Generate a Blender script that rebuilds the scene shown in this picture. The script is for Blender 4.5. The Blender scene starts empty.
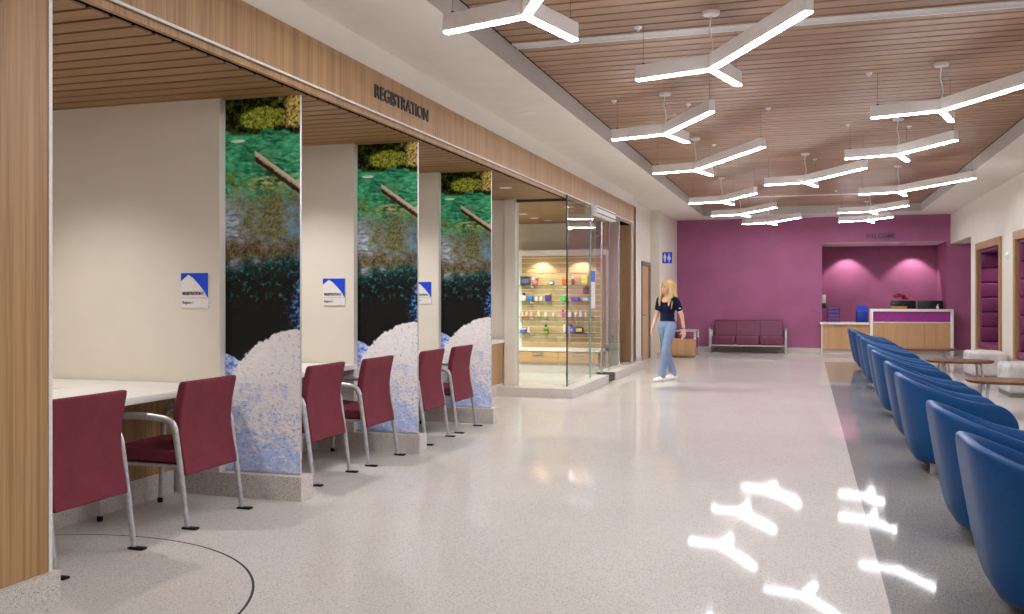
import bpy, bmesh, math, random
from mathutils import Vector, Matrix, Euler
random.seed(7)
C = bpy.context.scene.collection
PI = math.pi
R = math.radians

# ------------------------------------------------------------------ colours / nodes
def lin(c):
    out = []
    for v in c[:3]:
        v = v / 255.0
        out.append(v / 12.92 if v <= 0.04045 else ((v + 0.055) / 1.055) ** 2.4)
    return (out[0], out[1], out[2], 1.0)

class X:
    """tiny expression wrapper over shader-node sockets"""
    def __init__(s, nt, sock): s.nt = nt; s.s = sock
    def _m(s, op, *a, clamp=False):
        n = s.nt.nodes.new('ShaderNodeMath'); n.operation = op; n.use_clamp = clamp
        for i, v in enumerate((s,) + a):
            if isinstance(v, X): s.nt.links.new(v.s, n.inputs[i])
            else: n.inputs[i].default_value = v
        return X(s.nt, n.outputs[0])
    def __add__(s, o): return s._m('ADD', o)
    __radd__ = __add__
    def __sub__(s, o): return s._m('SUBTRACT', o)
    def __rsub__(s, o): return s._m('MULTIPLY', -1.0)._m('ADD', o)
    def __mul__(s, o): return s._m('MULTIPLY', o)
    __rmul__ = __mul__
    def __truediv__(s, o): return s._m('DIVIDE', o)
    def abs(s): return s._m('ABSOLUTE')
    def sqrt(s): return s._m('SQRT')
    def sin(s): return s._m('SINE')
    def floor(s): return s._m('FLOOR')
    def min(s, o): return s._m('MINIMUM', o)
    def max(s, o): return s._m('MAXIMUM', o)
    def step(s, a, b):                       # 0 below a, 1 above b, smooth
        n = s.nt.nodes.new('ShaderNodeMapRange'); n.interpolation_type = 'SMOOTHSTEP'
        s.nt.links.new(s.s, n.inputs[0])
        if a <= b:
            n.inputs[1].default_value = a; n.inputs[2].default_value = b
            n.inputs[3].default_value = 0; n.inputs[4].default_value = 1
        else:
            n.inputs[1].default_value = b; n.inputs[2].default_value = a
            n.inputs[3].default_value = 1; n.inputs[4].default_value = 0
        return X(s.nt, n.outputs[0])

class NT:
    def __init__(s, name):
        s.m = bpy.data.materials.new(name); s.m.use_nodes = True
        s.nt = s.m.node_tree; s.b = s.nt.nodes['Principled BSDF']
        s.tc = s.nt.nodes.new('ShaderNodeTexCoord')
        s.sep = None
    def xyz(s):
        if s.sep is None:
            s.sep = s.nt.nodes.new('ShaderNodeSeparateXYZ')
            s.nt.links.new(s.tc.outputs['Object'], s.sep.inputs[0])
        return [X(s.nt, s.sep.outputs[i]) for i in range(3)]
    def vec(s, x, y, z):
        n = s.nt.nodes.new('ShaderNodeCombineXYZ')
        for i, v in enumerate((x, y, z)):
            if isinstance(v, X): s.nt.links.new(v.s, n.inputs[i])
            else: n.inputs[i].default_value = v
        return n.outputs[0]
    def scaled(s, sx, sy, sz):
        n = s.nt.nodes.new('ShaderNodeMapping'); n.inputs['Scale'].default_value = (sx, sy, sz)
        s.nt.links.new(s.tc.outputs['Object'], n.inputs[0]); return n.outputs[0]
    def noise(s, v, scale=1.0, detail=3, rough=.5, dist=0):
        n = s.nt.nodes.new('ShaderNodeTexNoise'); s.nt.links.new(v, n.inputs['Vector'])
        n.inputs['Scale'].default_value = scale; n.inputs['Detail'].default_value = detail
        n.inputs['Roughness'].default_value = rough; n.inputs['Distortion'].default_value = dist
        return X(s.nt, n.outputs[0])
    def voro(s, v, scale=1.0):
        n = s.nt.nodes.new('ShaderNodeTexVoronoi'); s.nt.links.new(v, n.inputs['Vector'])
        n.inputs['Scale'].default_value = scale
        sp = s.nt.nodes.new('ShaderNodeSeparateColor'); s.nt.links.new(n.outputs['Color'], sp.inputs[0])
        return X(s.nt, n.outputs['Distance']), X(s.nt, sp.outputs[0]), X(s.nt, sp.outputs[1])
    def mix(s, a, b, f):
        n = s.nt.nodes.new('ShaderNodeMix'); n.data_type = 'RGBA'
        for sock, v in ((n.inputs[6], a), (n.inputs[7], b)):
            if isinstance(v, (tuple, list)): sock.default_value = lin(v)
            else: s.nt.links.new(v, sock)
        if isinstance(f, X): s.nt.links.new(f.s, n.inputs[0])
        else: n.inputs[0].default_value = f
        return n.outputs[2]
    def color(s, c): s.nt.links.new(c, s.b.inputs['Base Color'])
    def set(s, rough=.5, spec=.5, metal=0):
        s.b.inputs['Roughness'].default_value = rough
        s.b.inputs['Specular IOR Level'].default_value = spec
        s.b.inputs['Metallic'].default_value = metal
    def bump(s, h, strength=.2, dist=.01):
        n = s.nt.nodes.new('ShaderNodeBump'); n.inputs['Strength'].default_value = strength
        n.inputs['Distance'].default_value = dist
        s.nt.links.new(h.s, n.inputs['Height']); s.nt.links.new(n.outputs[0], s.b.inputs['Normal'])

def plain(name, rgb, rough=.5, spec=.5, metal=0, var=.06, scale=30, bump=0):
    t = NT(name); t.set(rough, spec, metal)
    n = t.noise(t.scaled(1, 1, 1), scale, 3)
    dark = tuple(v * (1 - var) for v in rgb); lite = tuple(min(255, v * (1 + var)) for v in rgb)
    t.color(t.mix(dark, lite, n.step(.3, .7)))
    if bump: t.bump(n, bump, .004)
    return t.m

def fabric(name, rgb, weave=420, rough=.85, spec=.2):
    t = NT(name); t.set(rough, spec)
    x, y, z = t.xyz()
    n = t.noise(t.scaled(1, 1, 1), weave, 1)
    n2 = t.noise(t.scaled(1, 1, 1), 6, 2)
    dark = tuple(v * .82 for v in rgb); lite = tuple(min(255, v * 1.12) for v in rgb)
    t.color(t.mix(dark, lite, (n * .7 + n2 * .3).step(.3, .7)))
    t.bump(n, .25, .002)
    return t.m

def wood(name, c1, c2, axis='z', rough=.45, pitch=None, fine=55.0):
    t = NT(name); t.set(rough, .35)
    st = {'x': (1.0, fine, fine), 'y': (fine, 1.0, fine), 'z': (fine, fine, 1.0)}[axis]
    x, y, z = t.xyz()
    if pitch:
        ident = (y / pitch).floor()
        v = t.vec(x * st[0] + ident * 13.7, y * st[1], z * st[2])
        cell = t.noise(t.vec(ident * 3.17, 0.0, 0.0), 1.0, 0)
    else:
        v = t.scaled(*st); cell = None
    n = t.noise(v, 1.0, 4, .6)
    st2 = tuple(.22 * s for s in st)
    n2 = t.noise(t.scaled(*st2), 1.0, 2)
    f = (n * .65 + n2 * .35)
    if cell is not None: f = f * .75 + cell * .25
    t.color(t.mix(c1, c2, f.step(.33, .67)))
    return t.m

def terrazzo(name, base, chips, rough=.12, floor=False, grey=None):
    t = NT(name); t.set(rough, .03)
    v = t.scaled(1, 1, 1)
    d1, r1, q1 = t.voro(v, 170)
    d2, r2, q2 = t.voro(v, 300)
    big = t.noise(v, 1.2, 2)
    def mk(b, ch):
        c = t.mix(tuple(k * .96 for k in b), tuple(min(255, k * 1.03) for k in b), big)
        c = t.mix(c, ch[0], r1.step(.80, .84) * d1.step(.62, .5))
        c = t.mix(c, ch[1], q1.step(.86, .89) * d1.step(.55, .45))
        c = t.mix(c, ch[2], r2.step(.86, .9))
        return c
    col = mk(base, chips)
    if floor:
        x, y, z = t.xyz()
        g = mk(grey[0], grey[1])
        mask = x.step(.355, .36) * y.step(21.3, 21.29) * x.step(1.80, 1.79)
        col = t.mix(col, g, mask)
        dx = x + 3.68; dy = y - 3.22
        dist = ((dx * dx + dy * dy).sqrt() - 1.335).abs()
        col = t.mix(col, (70, 66, 64), dist.step(.0075, .0055) * x.step(-4.36, -4.35))
    t.color(col)
    return t.m

def emis(name, rgb, strength):
    t = NT(name); t.set(.5, .2)
    t.b.inputs['Base Color'].default_value = lin(rgb)
    t.b.inputs['Emission Color'].default_value = lin(rgb)
    t.b.inputs['Emission Strength'].default_value = strength
    return t.m

def glass(name, tint=(246, 250, 247), fres=1.5):
    m = bpy.data.materials.new(name); m.use_nodes = True; nt = m.node_tree
    nt.nodes.remove(nt.nodes['Principled BSDF'])
    tr = nt.nodes.new('ShaderNodeBsdfTransparent'); tr.inputs[0].default_value = lin(tint)
    gl = nt.nodes.new('ShaderNodeBsdfGlossy'); gl.inputs['Roughness'].default_value = .01
    lw = nt.nodes.new('ShaderNodeLayerWeight'); lw.inputs['Blend'].default_value = .5
    pw = X(nt, lw.outputs['Facing'])._m('POWER', 5.0); k = pw * .75 + .035
    mx = nt.nodes.new('ShaderNodeMixShader'); o = nt.nodes['Material Output']
    nt.links.new(k.s, mx.inputs[0]); nt.links.new(tr.outputs[0], mx.inputs[1])
    nt.links.new(gl.outputs[0], mx.inputs[2]); nt.links.new(mx.outputs[0], o.inputs[0])
    return m

def mural_mat():
    t = NT('river_mural'); t.set(.12, .22)
    x, y, z = t.xyz()
    H = 2.635
    f = 1.0 - z / H
    v = t.vec(x, 0.0, z)
    vr = t.vec(x * .8 + z * .25, 3.0, z * 2.4)
    nl = t.noise(v, 4.5, 3); nm = t.noise(v, 14, 5, .6); nf = t.noise(v, 46, 5, .7); nx = t.noise(vr, 16, 6, .65)
    ny = t.noise(t.vec(x + nm * .08, 5.0, z), 26, 6, .72)
    def g(a, c, w):                                   # soft bump around c
        return ((a - c).abs()).step(w, 0.0)
    # water
    w = t.mix((10, 74, 52), (78, 182, 134), (nl * .5 + nx * .6).step(.42, .68))
    w = t.mix(w, (150, 212, 168), (nx.step(.54, .72)) * (f + x * .12).step(.16, .26) * .8)
    low = t.mix((86, 104, 118), (176, 186, 204), nx.step(.36, .64))
    low = t.mix(low, (92, 150, 196), x.step(.46, .56) * .75)
    col = t.mix(w, low, (f + nl * .12 - .06).step(.235, .32))
    # sunlit shallow patch under the log
    col = t.mix(col, (202, 204, 130), g(f + nm * .03, .245, .028) * x.step(.12, .26) * nx.step(.40, .62) * .85)
    col = t.mix(col, t.mix((50, 74, 26), (134, 140, 60), ny.step(.4, .62)), g(f + nl * .05, .255, .055) * x.step(.22, .06) * nm.step(.38, .55))
    col = t.mix(col, (214, 230, 214), ((x - .115 + nm * .02) * (x - .115 + nm * .02) / .0042 + (z - 2.337) * (z - 2.337) / .00014).step(1.0, .5))
    # weed beds
    weed = t.mix((26, 34, 16), (128, 126, 60), (nf * .5 + ny * .5).step(.38, .62))
    m1 = (nl * .9 + nm * .55 + ny * .35 - ((x - .36) / .30).abs() * .32 - (f - .345).abs() * 2.0 + (nx - .5) * .5).step(.42, .80) * .9
    col = t.mix(col, weed, m1)
    weed2 = t.mix((24, 24, 18), (122, 108, 76), (nf * .5 + ny * .5).step(.38, .64))
    col = t.mix(col, weed2, (nm * .6 + ny * .5 + nl * .4 - (f - .41).abs() * 5.5 - x * .25).step(.30, .66))
    # deep dark pool with teal ripples at its upper lip
    e = f + (nl - .5) * .10 + (ny - .5) * .10
    teal = t.mix((10, 28, 30), (52, 124, 116), ny.step(.49, .66))
    col = t.mix(col, teal, e.step(.410, .450))
    deep = t.mix((7, 9, 11), (50, 136, 138), (ny * .7 + nm * .4).step(.59, .70) * f.step(.57, .50))
    col = t.mix(col, deep, e.step(.450, .495))
    # blue rim at the right edge of the pool
    rim = (x + (nm - .5) * .16 - (f - .56).abs() * .85 + (ny - .5) * .08).step(.475, .56) * e.step(.46, .50)
    rimc = t.mix((10, 20, 58), (92, 158, 204), ny.step(.47, .66))
    col = t.mix(col, rimc, rim)
    # pale boulders
    bl = (nl * .5 + f * 1.0 + (nm - .5) * .5 - x * .12).step(.98, 1.22)
    rock = t.mix((206, 203, 206), (156, 174, 214), bl)
    rock = t.mix(rock, (232, 231, 232), nx.step(.52, .66) * .8)
    rock = t.mix(rock, (128, 146, 190), t.noise(t.vec(x * .9 - z * .5, 9.0, z * 1.7 + x * .6), 24, 6, .7).step(.50, .64) * f.step(.76, .88) * .9)
    spk = t.noise(t.vec(x + nl * .1, 7.0, z), 52, 5, .75)
    rock = t.mix(rock, (34, 38, 52), spk.step(.565, .63) * nm.step(.44, .56))
    rock = t.mix(rock, (120, 122, 132), t.noise(v, 30, 5, .7).step(.52, .64) * .32)
    dr = (((x - .64) * (x - .64) + (z - .32) * (z - .32)).sqrt() + (nm - .5) * .09 + (ny - .5) * .03)
    dl = (((x + .03) * (x + .03) + (z - .62) * (z - .62)).sqrt() + (nm - .5) * .06)
    left = t.mix((76, 104, 178), (176, 194, 232), ny.step(.4, .6))
    col = t.mix(col, left, dl.step(.215, .205))
    col = t.mix(col, rock, (dr.step(.700, .688)).max(f.step(.835, .85)))
    # bushes along the far bank
    edge = f - (nl - .5) * .08 - (nm - .5) * .03 - x * .02
    bush = t.mix((8, 11, 5), (60, 78, 26), (nm * .6 + nf * .5).step(.50, .66))
    leaf = t.mix((40, 60, 16), (170, 178, 70), (nf * .7 + ny * .4).step(.45, .66))
    bush = t.mix(bush, leaf, (((x - .30) * (x - .30) / .040 + (z - 2.49) * (z - 2.49) / .0075) + (nm - .5) * 1.6).step(1.0, .6))
    bush = t.mix(bush, t.mix((60, 50, 20), (226, 206, 120), (nf * .7 + ny * .4).step(.44, .64)), (x + (nm - .5) * .3).step(.44, .54) * (z + (nm - .5) * .1).step(2.40, 2.44) * .9)
    col = t.mix(col, bush, edge.step(.092, .082))
    # floating log
    k = (2.235 - 1.99) / .36
    q = z - (2.225 - (x - .24) * k) + (nm - .5) * .015
    logc = t.mix((44, 36, 26), (190, 176, 158), (q * 14.0 + nf * .7 - .25).step(.0, .35))
    logc = t.mix(logc, (150, 136, 60), q.step(-.028, -.038) * nm.step(.45, .55))
    col = t.mix(col, logc, q.abs().step(.044, .038) * x.step(.235, .245))
    hv = t.nt.nodes.new('ShaderNodeHueSaturation'); hv.inputs['Value'].default_value = 1.65; t.nt.links.new(col, hv.inputs['Color'])  # gain brightens the print in place of more light on the panels
    t.color(hv.outputs[0])
    return t.m

# ------------------------------------------------------------------ palette
M = {}
M['oak'] = wood('oak_veneer', (150, 112, 74), (186, 148, 106), 'z')
M['oak_far'] = wood('pale_oak_veneer', (188, 146, 102), (204, 163, 120), 'z', fine=22)
M['oak_h'] = wood('oak_veneer_flat', (150, 104, 62), (188, 142, 92), 'y')
M['slat'] = wood('ceiling_slat_wood', (142, 108, 86), (176, 142, 116), 'x', rough=.5, pitch=.178, fine=40)
M['bayslat'] = wood('bay_slat_wood', (134, 98, 66), (166, 128, 90), 'x', rough=.5, pitch=.16, fine=40)
M['slatwall'] = wood('slatwall_wood', (176, 140, 96), (206, 172, 126), 'x', rough=.5)
M['walnut'] = wood('walnut_table', (104, 70, 48), (140, 98, 68), 'x', rough=.35)
M['cream'] = plain('cream_paint', (224, 217, 206), .7, .3, var=.007, scale=3)
M['ceiling'] = plain('white_ceiling_paint', (232, 226, 218), .8, .2, var=.01, scale=3)
M['black'] = plain('matte_black', (8, 7, 6), .9, .05)
M['magenta'] = plain('magenta_paint', (162, 94, 131), .6, .3, var=.03, scale=2)
M['floor'] = terrazzo('terrazzo_floor', (207, 201, 194), ((174, 167, 160), (146, 138, 134), (226, 220, 215)), .055, True,
                      ((142, 139, 136), ((110, 106, 104), (88, 86, 86), (172, 168, 165))))
M['plinth'] = terrazzo('terrazzo_base', (206, 199, 193), ((170, 161, 154), (138, 130, 126), (226, 220, 214)), .3)
M['mural'] = mural_mat()
M['metal'] = plain('brushed_aluminium', (196, 196, 197), .38, .5, .55, var=.04)
M['trim'] = plain('satin_trim_metal', (226, 224, 220), .4, .5, 0, var=.02)
M['steel'] = plain('stainless_steel', (200, 202, 204), .22, .5, 1, var=.03)
M['charcoal'] = plain('dark_letter_metal', (66, 64, 68), .45, .5, .4)
M['rubber'] = plain('black_rubber', (18, 18, 19), .6, .3)
M['burgundy'] = fabric('burgundy_upholstery', (118, 50, 62))
M['sofa'] = plain('plum_vinyl', (116, 54, 80), .42, .4, var=.05, scale=14)
M['seam'] = plain('dark_plum_seam', (70, 30, 48), .6, .3)
M['blue'] = plain('blue_leather', (2, 72, 130), .42, .35, var=.03, scale=60, bump=.05)
M['niche'] = plain('magenta_upholstery', (118, 44, 90), .5, .4, var=.04, scale=10)
M['ottoman'] = fabric('light_grey_upholstery', (206, 202, 200))
M['white'] = plain('white_solid_surface', (236, 232, 226), .35, .4, var=.01, scale=4)
M['fixture'] = plain('white_fixture_paint', (236, 233, 231), .5, .4, var=.01)
M['led'] = emis('led_diffuser', (247, 249, 255), 28)
M['lamp'] = emis('downlight_lens', (255, 244, 226), 14)
M['cable'] = plain('grey_cable', (150, 148, 146), .5, .4)
M['wire'] = plain('thin_steel_wire', (110, 106, 102), .4, .5, .6)
M['glass'] = glass('storefront_glass')
M['clearshelf'] = glass('shelf_glass', (226, 240, 236))
M['doorframe'] = plain('grey_door_frame', (126, 122, 116), .5, .4)
M['signwhite'] = plain('sign_white', (232, 228, 228), .4, .4, var=.01)
M['signblue'] = plain('sign_blue', (22, 70, 214), .4, .4, var=.02)
M['signgrey'] = plain('sign_text_grey', (70, 70, 76), .5, .3)
M['monitor'] = plain('black_monitor_plastic', (20, 20, 23), .4, .5)
M['skin'] = plain('skin', (230, 182, 158), .5, .4, var=.03, scale=20)
M['lips'] = plain('lip_tone', (190, 104, 98), .45, .4)
M['hair'] = wood('blond_hair', (184, 146, 88), (234, 206, 150), 'z', rough=.5, fine=90)
M['navy'] = fabric('navy_jersey', (18, 24, 56))
M['denim'] = fabric('light_denim', (126, 144, 176))
M['shoe'] = plain('white_canvas', (236, 234, 232), .6, .3)
M['eye'] = plain('eye_dark', (60, 66, 80), .2, .5)
def flat(rgb, cache={}):
    if rgb not in cache:
        cache[rgb] = plain('packaging_%s' % len(cache), rgb, .4, .4, var=.02)
    return cache[rgb]

# ------------------------------------------------------------------ mesh helpers
def box(bm, x0, x1, y0, y1, z0, z1, bev=0, seg=2):
    t = bmesh.new()
    bmesh.ops.create_cube(t, size=1)
    for v in t.verts:
        v.co = Vector((x0 + (v.co.x + .5) * (x1 - x0), y0 + (v.co.y + .5) * (y1 - y0), z0 + (v.co.z + .5) * (z1 - z0)))
    if bev:
        bmesh.ops.bevel(t, geom=t.edges[:], offset=bev, segments=seg, profile=.5, affect='EDGES')
    merge(bm, t)

def merge(bm, t, mtx=None):
    if mtx is not None: bmesh.ops.transform(t, matrix=mtx, verts=t.verts)
    me = bpy.data.meshes.new('tmp'); t.to_mesh(me); t.free(); bm.from_mesh(me); bpy.data.meshes.remove(me)

def frames(pts):
    pts = [Vector(p) for p in pts]; n = len(pts); tang = []
    for i in range(n):
        a = pts[max(i - 1, 0)]; b = pts[min(i + 1, n - 1)]
        tang.append((b - a).normalized())
    up = Vector((0, 0, 1)) if abs(tang[0].z) < .9 else Vector((1, 0, 0))
    u = tang[0].cross(up).normalized(); out = []
    for i in range(n):
        u = (u - tang[i] * u.dot(tang[i])).normalized()
        out.append((pts[i], u, tang[i].cross(u)))
    return out

def tube(bm, pts, r, n=10, flatten=1.0):
    fr = frames(pts); rings = []
    for i, (p, u, w) in enumerate(fr):
        rr = r[i] if isinstance(r, (list, tuple)) else r
        rings.append([bm.verts.new(p + u * math.cos(2 * PI * k / n) * rr + w * math.sin(2 * PI * k / n) * rr * flatten) for k in range(n)])
    for a, b in zip(rings[:-1], rings[1:]):
        for k in range(n): bm.faces.new((a[k], a[(k + 1) % n], b[(k + 1) % n], b[k]))
    bm.faces.new(rings[0][::-1]); bm.faces.new(rings[-1])

def smooth_path(pts, sub=6):
    pts = [Vector(p) for p in pts]; out = []
    P = [pts[0] * 2 - pts[1]] + pts + [pts[-1] * 2 - pts[-2]]
    for i in range(1, len(P) - 2):
        a, b, c, d = P[i - 1], P[i], P[i + 1], P[i + 2]
        for k in range(sub):
            t = k / sub
            out.append(.5 * ((2 * b) + (c - a) * t + (2 * a - 5 * b + 4 * c - d) * t * t + (3 * b - a - 3 * c + d) * t ** 3))
    out.append(pts[-1]); return out

def lathe(bm, prof, n=24, c=(0, 0, 0)):
    rings = []
    for r, z in prof:
        rings.append([bm.verts.new((c[0] + r * math.cos(2 * PI * k / n), c[1] + r * math.sin(2 * PI * k / n), c[2] + z)) for k in range(n)])
    for a, b in zip(rings[:-1], rings[1:]):
        for k in range(n): bm.faces.new((a[k], a[(k + 1) % n], b[(k + 1) % n], b[k]))
    bm.faces.new(rings[0][::-1]); bm.faces.new(rings[-1])

def prism(bm, poly, a, b, axis='z'):
    def P(u, v, t): return {'z': (u, v, t), 'y': (u, t, v), 'x': (t, u, v)}[axis]
    A = [bm.verts.new(P(u, v, a)) for u, v in poly]; B = [bm.verts.new(P(u, v, b)) for u, v in poly]
    bm.faces.new(A); bm.faces.new(B[::-1]); n = len(poly)
    for k in range(n): bm.faces.new((A[k], B[k], B[(k + 1) % n], A[(k + 1) % n]))

def obj(name, bm, mat, parent=None, smooth=True, angle=40, loc=None, subsurf=0, **tags):
    bmesh.ops.recalc_face_normals(bm, faces=bm.faces)
    me = bpy.data.meshes.new(name); bm.to_mesh(me); bm.free()
    if smooth:
        for p in me.polygons: p.use_smooth = True
        try: me.set_sharp_from_angle(angle=R(angle))
        except Exception: pass
    for m_ in (mat if isinstance(mat, (list, tuple)) else [mat]): me.materials.append(m_)
    o = bpy.data.objects.new(name, me); C.objects.link(o)
    if parent: o.parent = parent
    if loc: o.location = loc
    if subsurf:
        s = o.modifiers.new('Subdivision', 'SUBSURF'); s.levels = subsurf; s.render_levels = subsurf
    for k, v_ in tags.items(): o[k] = v_
    return o

def B(*boxes, bev=0):
    bm = bmesh.new()
    for b in boxes: box(bm, *b, bev=bev)
    return bm

def thing(name, label, cat, loc=(0, 0, 0), rotz=0, group=None):
    o = bpy.data.objects.new(name, None); C.objects.link(o); o.empty_display_size = .1
    o.location = loc; o.rotation_euler = (0, 0, rotz); o['label'] = label; o['category'] = cat
    if group: o['group'] = group
    return o

def dup(root, loc, label, rotz=None):
    r = root.copy(); C.objects.link(r); r.location = loc; r['label'] = label
    if rotz is not None: r.rotation_euler = (0, 0, rotz)
    for ch in list(root.children):
        c = ch.copy(); C.objects.link(c); c.parent = r
        for g in list(ch.children):
            d = g.copy(); C.objects.link(d); d.parent = c
    return r

def struct(name, bm, mat, label, cat, parent=None, smooth=False):
    o = obj(name, bm, mat, parent, smooth=smooth)
    if parent is None:
        o['kind'] = 'structure'; o['label'] = label; o['category'] = cat
    return o

def text_mesh(name, body, size, depth, mat, loc, rot, parent=None, sx=1.0, bold=0.0, align='LEFT', spacing=1.0):
    cu = bpy.data.curves.new(name, 'FONT'); cu.body = body; cu.size = size; cu.extrude = depth; cu.offset = bold
    cu.align_x = align; cu.space_character = spacing; cu.resolution_u = 3
    o = bpy.data.objects.new(name + '_src', cu); C.objects.link(o)
    dg = bpy.context.evaluated_depsgraph_get(); dg.update()
    me = bpy.data.meshes.new_from_object(o.evaluated_get(dg)); me.name = name
    bpy.data.objects.remove(o)
    for v in me.vertices: v.co.x *= sx
    me.materials.clear(); me.materials.append(mat)
    t = bpy.data.objects.new(name, me); C.objects.link(t); t.location = loc; t.rotation_euler = rot
    if parent: t.parent = parent
    return t

# rotated text: facing +X reading along -Y... (viewer stands at larger X, sees +Y to the right)
FACE_PX = (PI / 2, 0, PI / 2)
FACE_MY = (PI / 2, 0, 0)

# ------------------------------------------------------------------ setting
YB, YE = -3.0, 24.65           # hall ends
XF = -3.25                     # fascia plane
XR = 3.3
struct('floor', B((-6.4, 6.2, YB - .2, 27.0, -.12, 0)), M['floor'], 'polished white terrazzo floor with a grey strip and thin dark arc inlay', 'floor')

# plaster ceiling ring with a recess
RX0, RX1, RY0, RY1, ZC, ZS = -2.45, 2.53, -2.0, 23.5, 3.4, 3.58
bm = B((-3.6, RX0, YB, 18.6, ZC, ZC + .4), (-3.6, RX0, 18.6, YE + .1, ZC, ZC + .4), (RX1, 4.2, YB, YE + .1, ZC, ZC + .4),
       (RX0, RX1, RY1, YE + .1, ZC, ZC + .4), (RX0, RX1, YB, RY0, ZC, ZC + .4))
struct('ceiling', bm, M['ceiling'], 'white plaster ceiling border around the recessed wood slats', 'ceiling')
struct('ceiling_cove', B((RX0 - .01, RX0 + .006, RY0, RY1, ZC + .002, ZS + .01), (RX1 - .006, RX1 + .01, RY0, RY1, ZC + .002, ZS + .01), (RX0, RX1, RY1 - .006, RY1 + .01, ZC + .002, ZS + .01)),
       plain('grey_cove', (176, 168, 160), .7, .2, var=.01), 'grey upright edge around the recessed slat ceiling', 'ceiling')  # recess sides greyer than the ceiling border
bm = bmesh.new(); y = RY0 + .03
while y < RY1 - .03:
    y1 = min(y + .178 - .030, RY1 - .03); box(bm, RX0 + .03, RX1 - .03, y, y1, ZS, ZS + .014); y += .178
struct('ceiling_slats', bm, M['slat'], 'recessed ceiling of narrow brown wood slats over the hall', 'ceiling')
struct('ceiling_shade', B((RX0, RX1, RY0, RY1, ZS + .0145, ZS + .1)), M['black'], 'black sheet standing for the shade between the hall ceiling slats', 'ceiling')  # black sheet, the shade in the slat gaps put into its colour

# wood portal: fascia, pier, far jamb
fas = struct('trim_1', B((XF - .12, XF, YB, 18.51, 2.86, 3.19), (XF - .05, XF - .02, YB, 18.14, 2.812, 2.86)), M['oak'], 'long oak fascia band over the registration bays', 'fascia')
bm = B((XF - .006, XF + .006, 3.39, 18.2, 2.852, 2.866))
struct('metal_edge', bm, M['trim'], '', '', parent=fas)
pier = struct('trim_2', B((XF - .14, XF, YB, 3.38, .165, 2.86)), M['oak'], 'oak clad pier at the near end of the registration bays', 'pier')
struct('metal_edge', B((XF - .12, XF + .004, 3.38, 3.40, .165, 2.86)), M['trim'], '', '', parent=pier)
jamb = struct('trim_3', B((XF - .25, XF, 18.14, 18.51, .13, 2.86), (XF - .32, XF - .28, 16.80, 18.14, .13, 2.80)), M['oak'], 'oak jamb closing the far end of the glass shop front', 'jamb')
struct('metal_edge', B((XF - .03, XF + .004, 18.13, 18.145, .13, 2.86)), M['trim'], '', '', parent=jamb)
struct('baseboard_pier', B((-6.2, XF + .03, YB, 3.42, 0, .165)), M['plinth'], 'terrazzo base under the near oak pier', 'baseboard')

# left walls
struct('wall_left', B((XF - .3, XF - .012, YB, 18.5, 3.19, ZC)), M['cream'], 'cream wall strip between oak fascia and white ceiling', 'wall')
wl = B((-3.65, -3.45, 18.49, 20.33, 0, 3.4), (-3.65, -3.45, 21.53, 21.61, 0, 3.4), (-3.65, -3.45, 20.33, 21.53, 2.17, 3.4), (-3.65, -3.25, 18.35, 18.49, .0, 3.4))
struct('wall_left_door', wl, M['cream'], 'cream recessed wall around the far wood door', 'wall')
struct('wall_left_far', B((-3.65, -3.24, 21.6, YE + .1, 0, ZC)), M['cream'], 'cream wall carrying the blue restroom sign', 'wall')
struct('baseboard_left', B((-3.3, -3.228, 21.588, YE, 0, .12)), M['plinth'], 'terrazzo base of the wall under the restroom sign', 'baseboard')
struct('baseboard_left_door', B((-3.5, -3.438, 18.53, 20.33, 0, .12)), M['plinth'], 'terrazzo base of the wall beside the wood door', 'baseboard')
d1 = struct('door_1', B((-3.52, -3.47, 20.42, 21.44, .01, 2.1)), M['oak_far'], 'oak door in a grey frame on the far left wall', 'door')
bm = B((-3.54, -3.43, 20.33, 20.42, 0, 2.19), (-3.54, -3.43, 21.44, 21.53, 0, 2.19), (-3.54, -3.43, 20.33, 21.53, 2.1, 2.19))
struct('door_frame', bm, M['doorframe'], '', '', parent=d1)
bm = bmesh.new(); tube(bm, [(-3.47, 20.52, 1.0), (-3.42, 20.52, 1.0), (-3.41, 20.55, 1.0), (-3.41, 20.64, 1.0)], .011)
obj('door_handle', bm, M['steel'], d1)

# bay soffit slats, bay walls
bm = bmesh.new(); y = 3.40
while y < 17.2:
    box(bm, -6.3, XF - .076, y, min(y + .133, 17.2), 2.80, 2.812); y += .16
struct('ceiling_bay', bm, M['bayslat'], 'lower brown wood slat ceiling over the registration bays and shop', 'ceiling')
struct('ceiling_bay_shade', B((-6.3, XF - .05, 3.2, 18.14, 2.8125, 2.858)), M['black'], 'black sheet standing for the shade above the lower bay slats', 'ceiling')  # black filler painting the shadow gap over the bay slats
struct('wall_bay_back', B((-6.4, -6.2, YB, 17.5, 0, 3.0)), M['cream'], 'cream wall at the back of the registration bays', 'wall')
struct('wall_bay_near', B((-6.2, XF - .14, 3.2, 3.38, .165, 2.86)), M['cream'], 'cream inner face behind the near oak pier', 'wall')
FIN = [5.67, 7.72, 9.78]
for i, fy in enumerate(FIN):
    nm = ('first', 'second', 'third')[i]
    struct('wall_fin_%d' % (i + 1), B((-6.2, -3.945, fy - .01, fy + .15, .165, 2.86)), M['cream'], 'cream divider wall beside the %s river mural from the camera' % nm, 'wall')
    struct('baseboard_fin_%d' % (i + 1), B((-6.2, -3.295, fy - .012, fy + .15, 0, .165)), M['plinth'], 'terrazzo plinth under the %s river mural from the camera' % nm, 'baseboard')
struct('wall_shop_side', B((-6.2, -4.15, 12.86, 12.98, 0, 2.86), (-4.15, -3.99, 12.80, 12.98, .13, 2.86)), M['cream'], 'cream partition between last bay and glass shop', 'wall')
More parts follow.
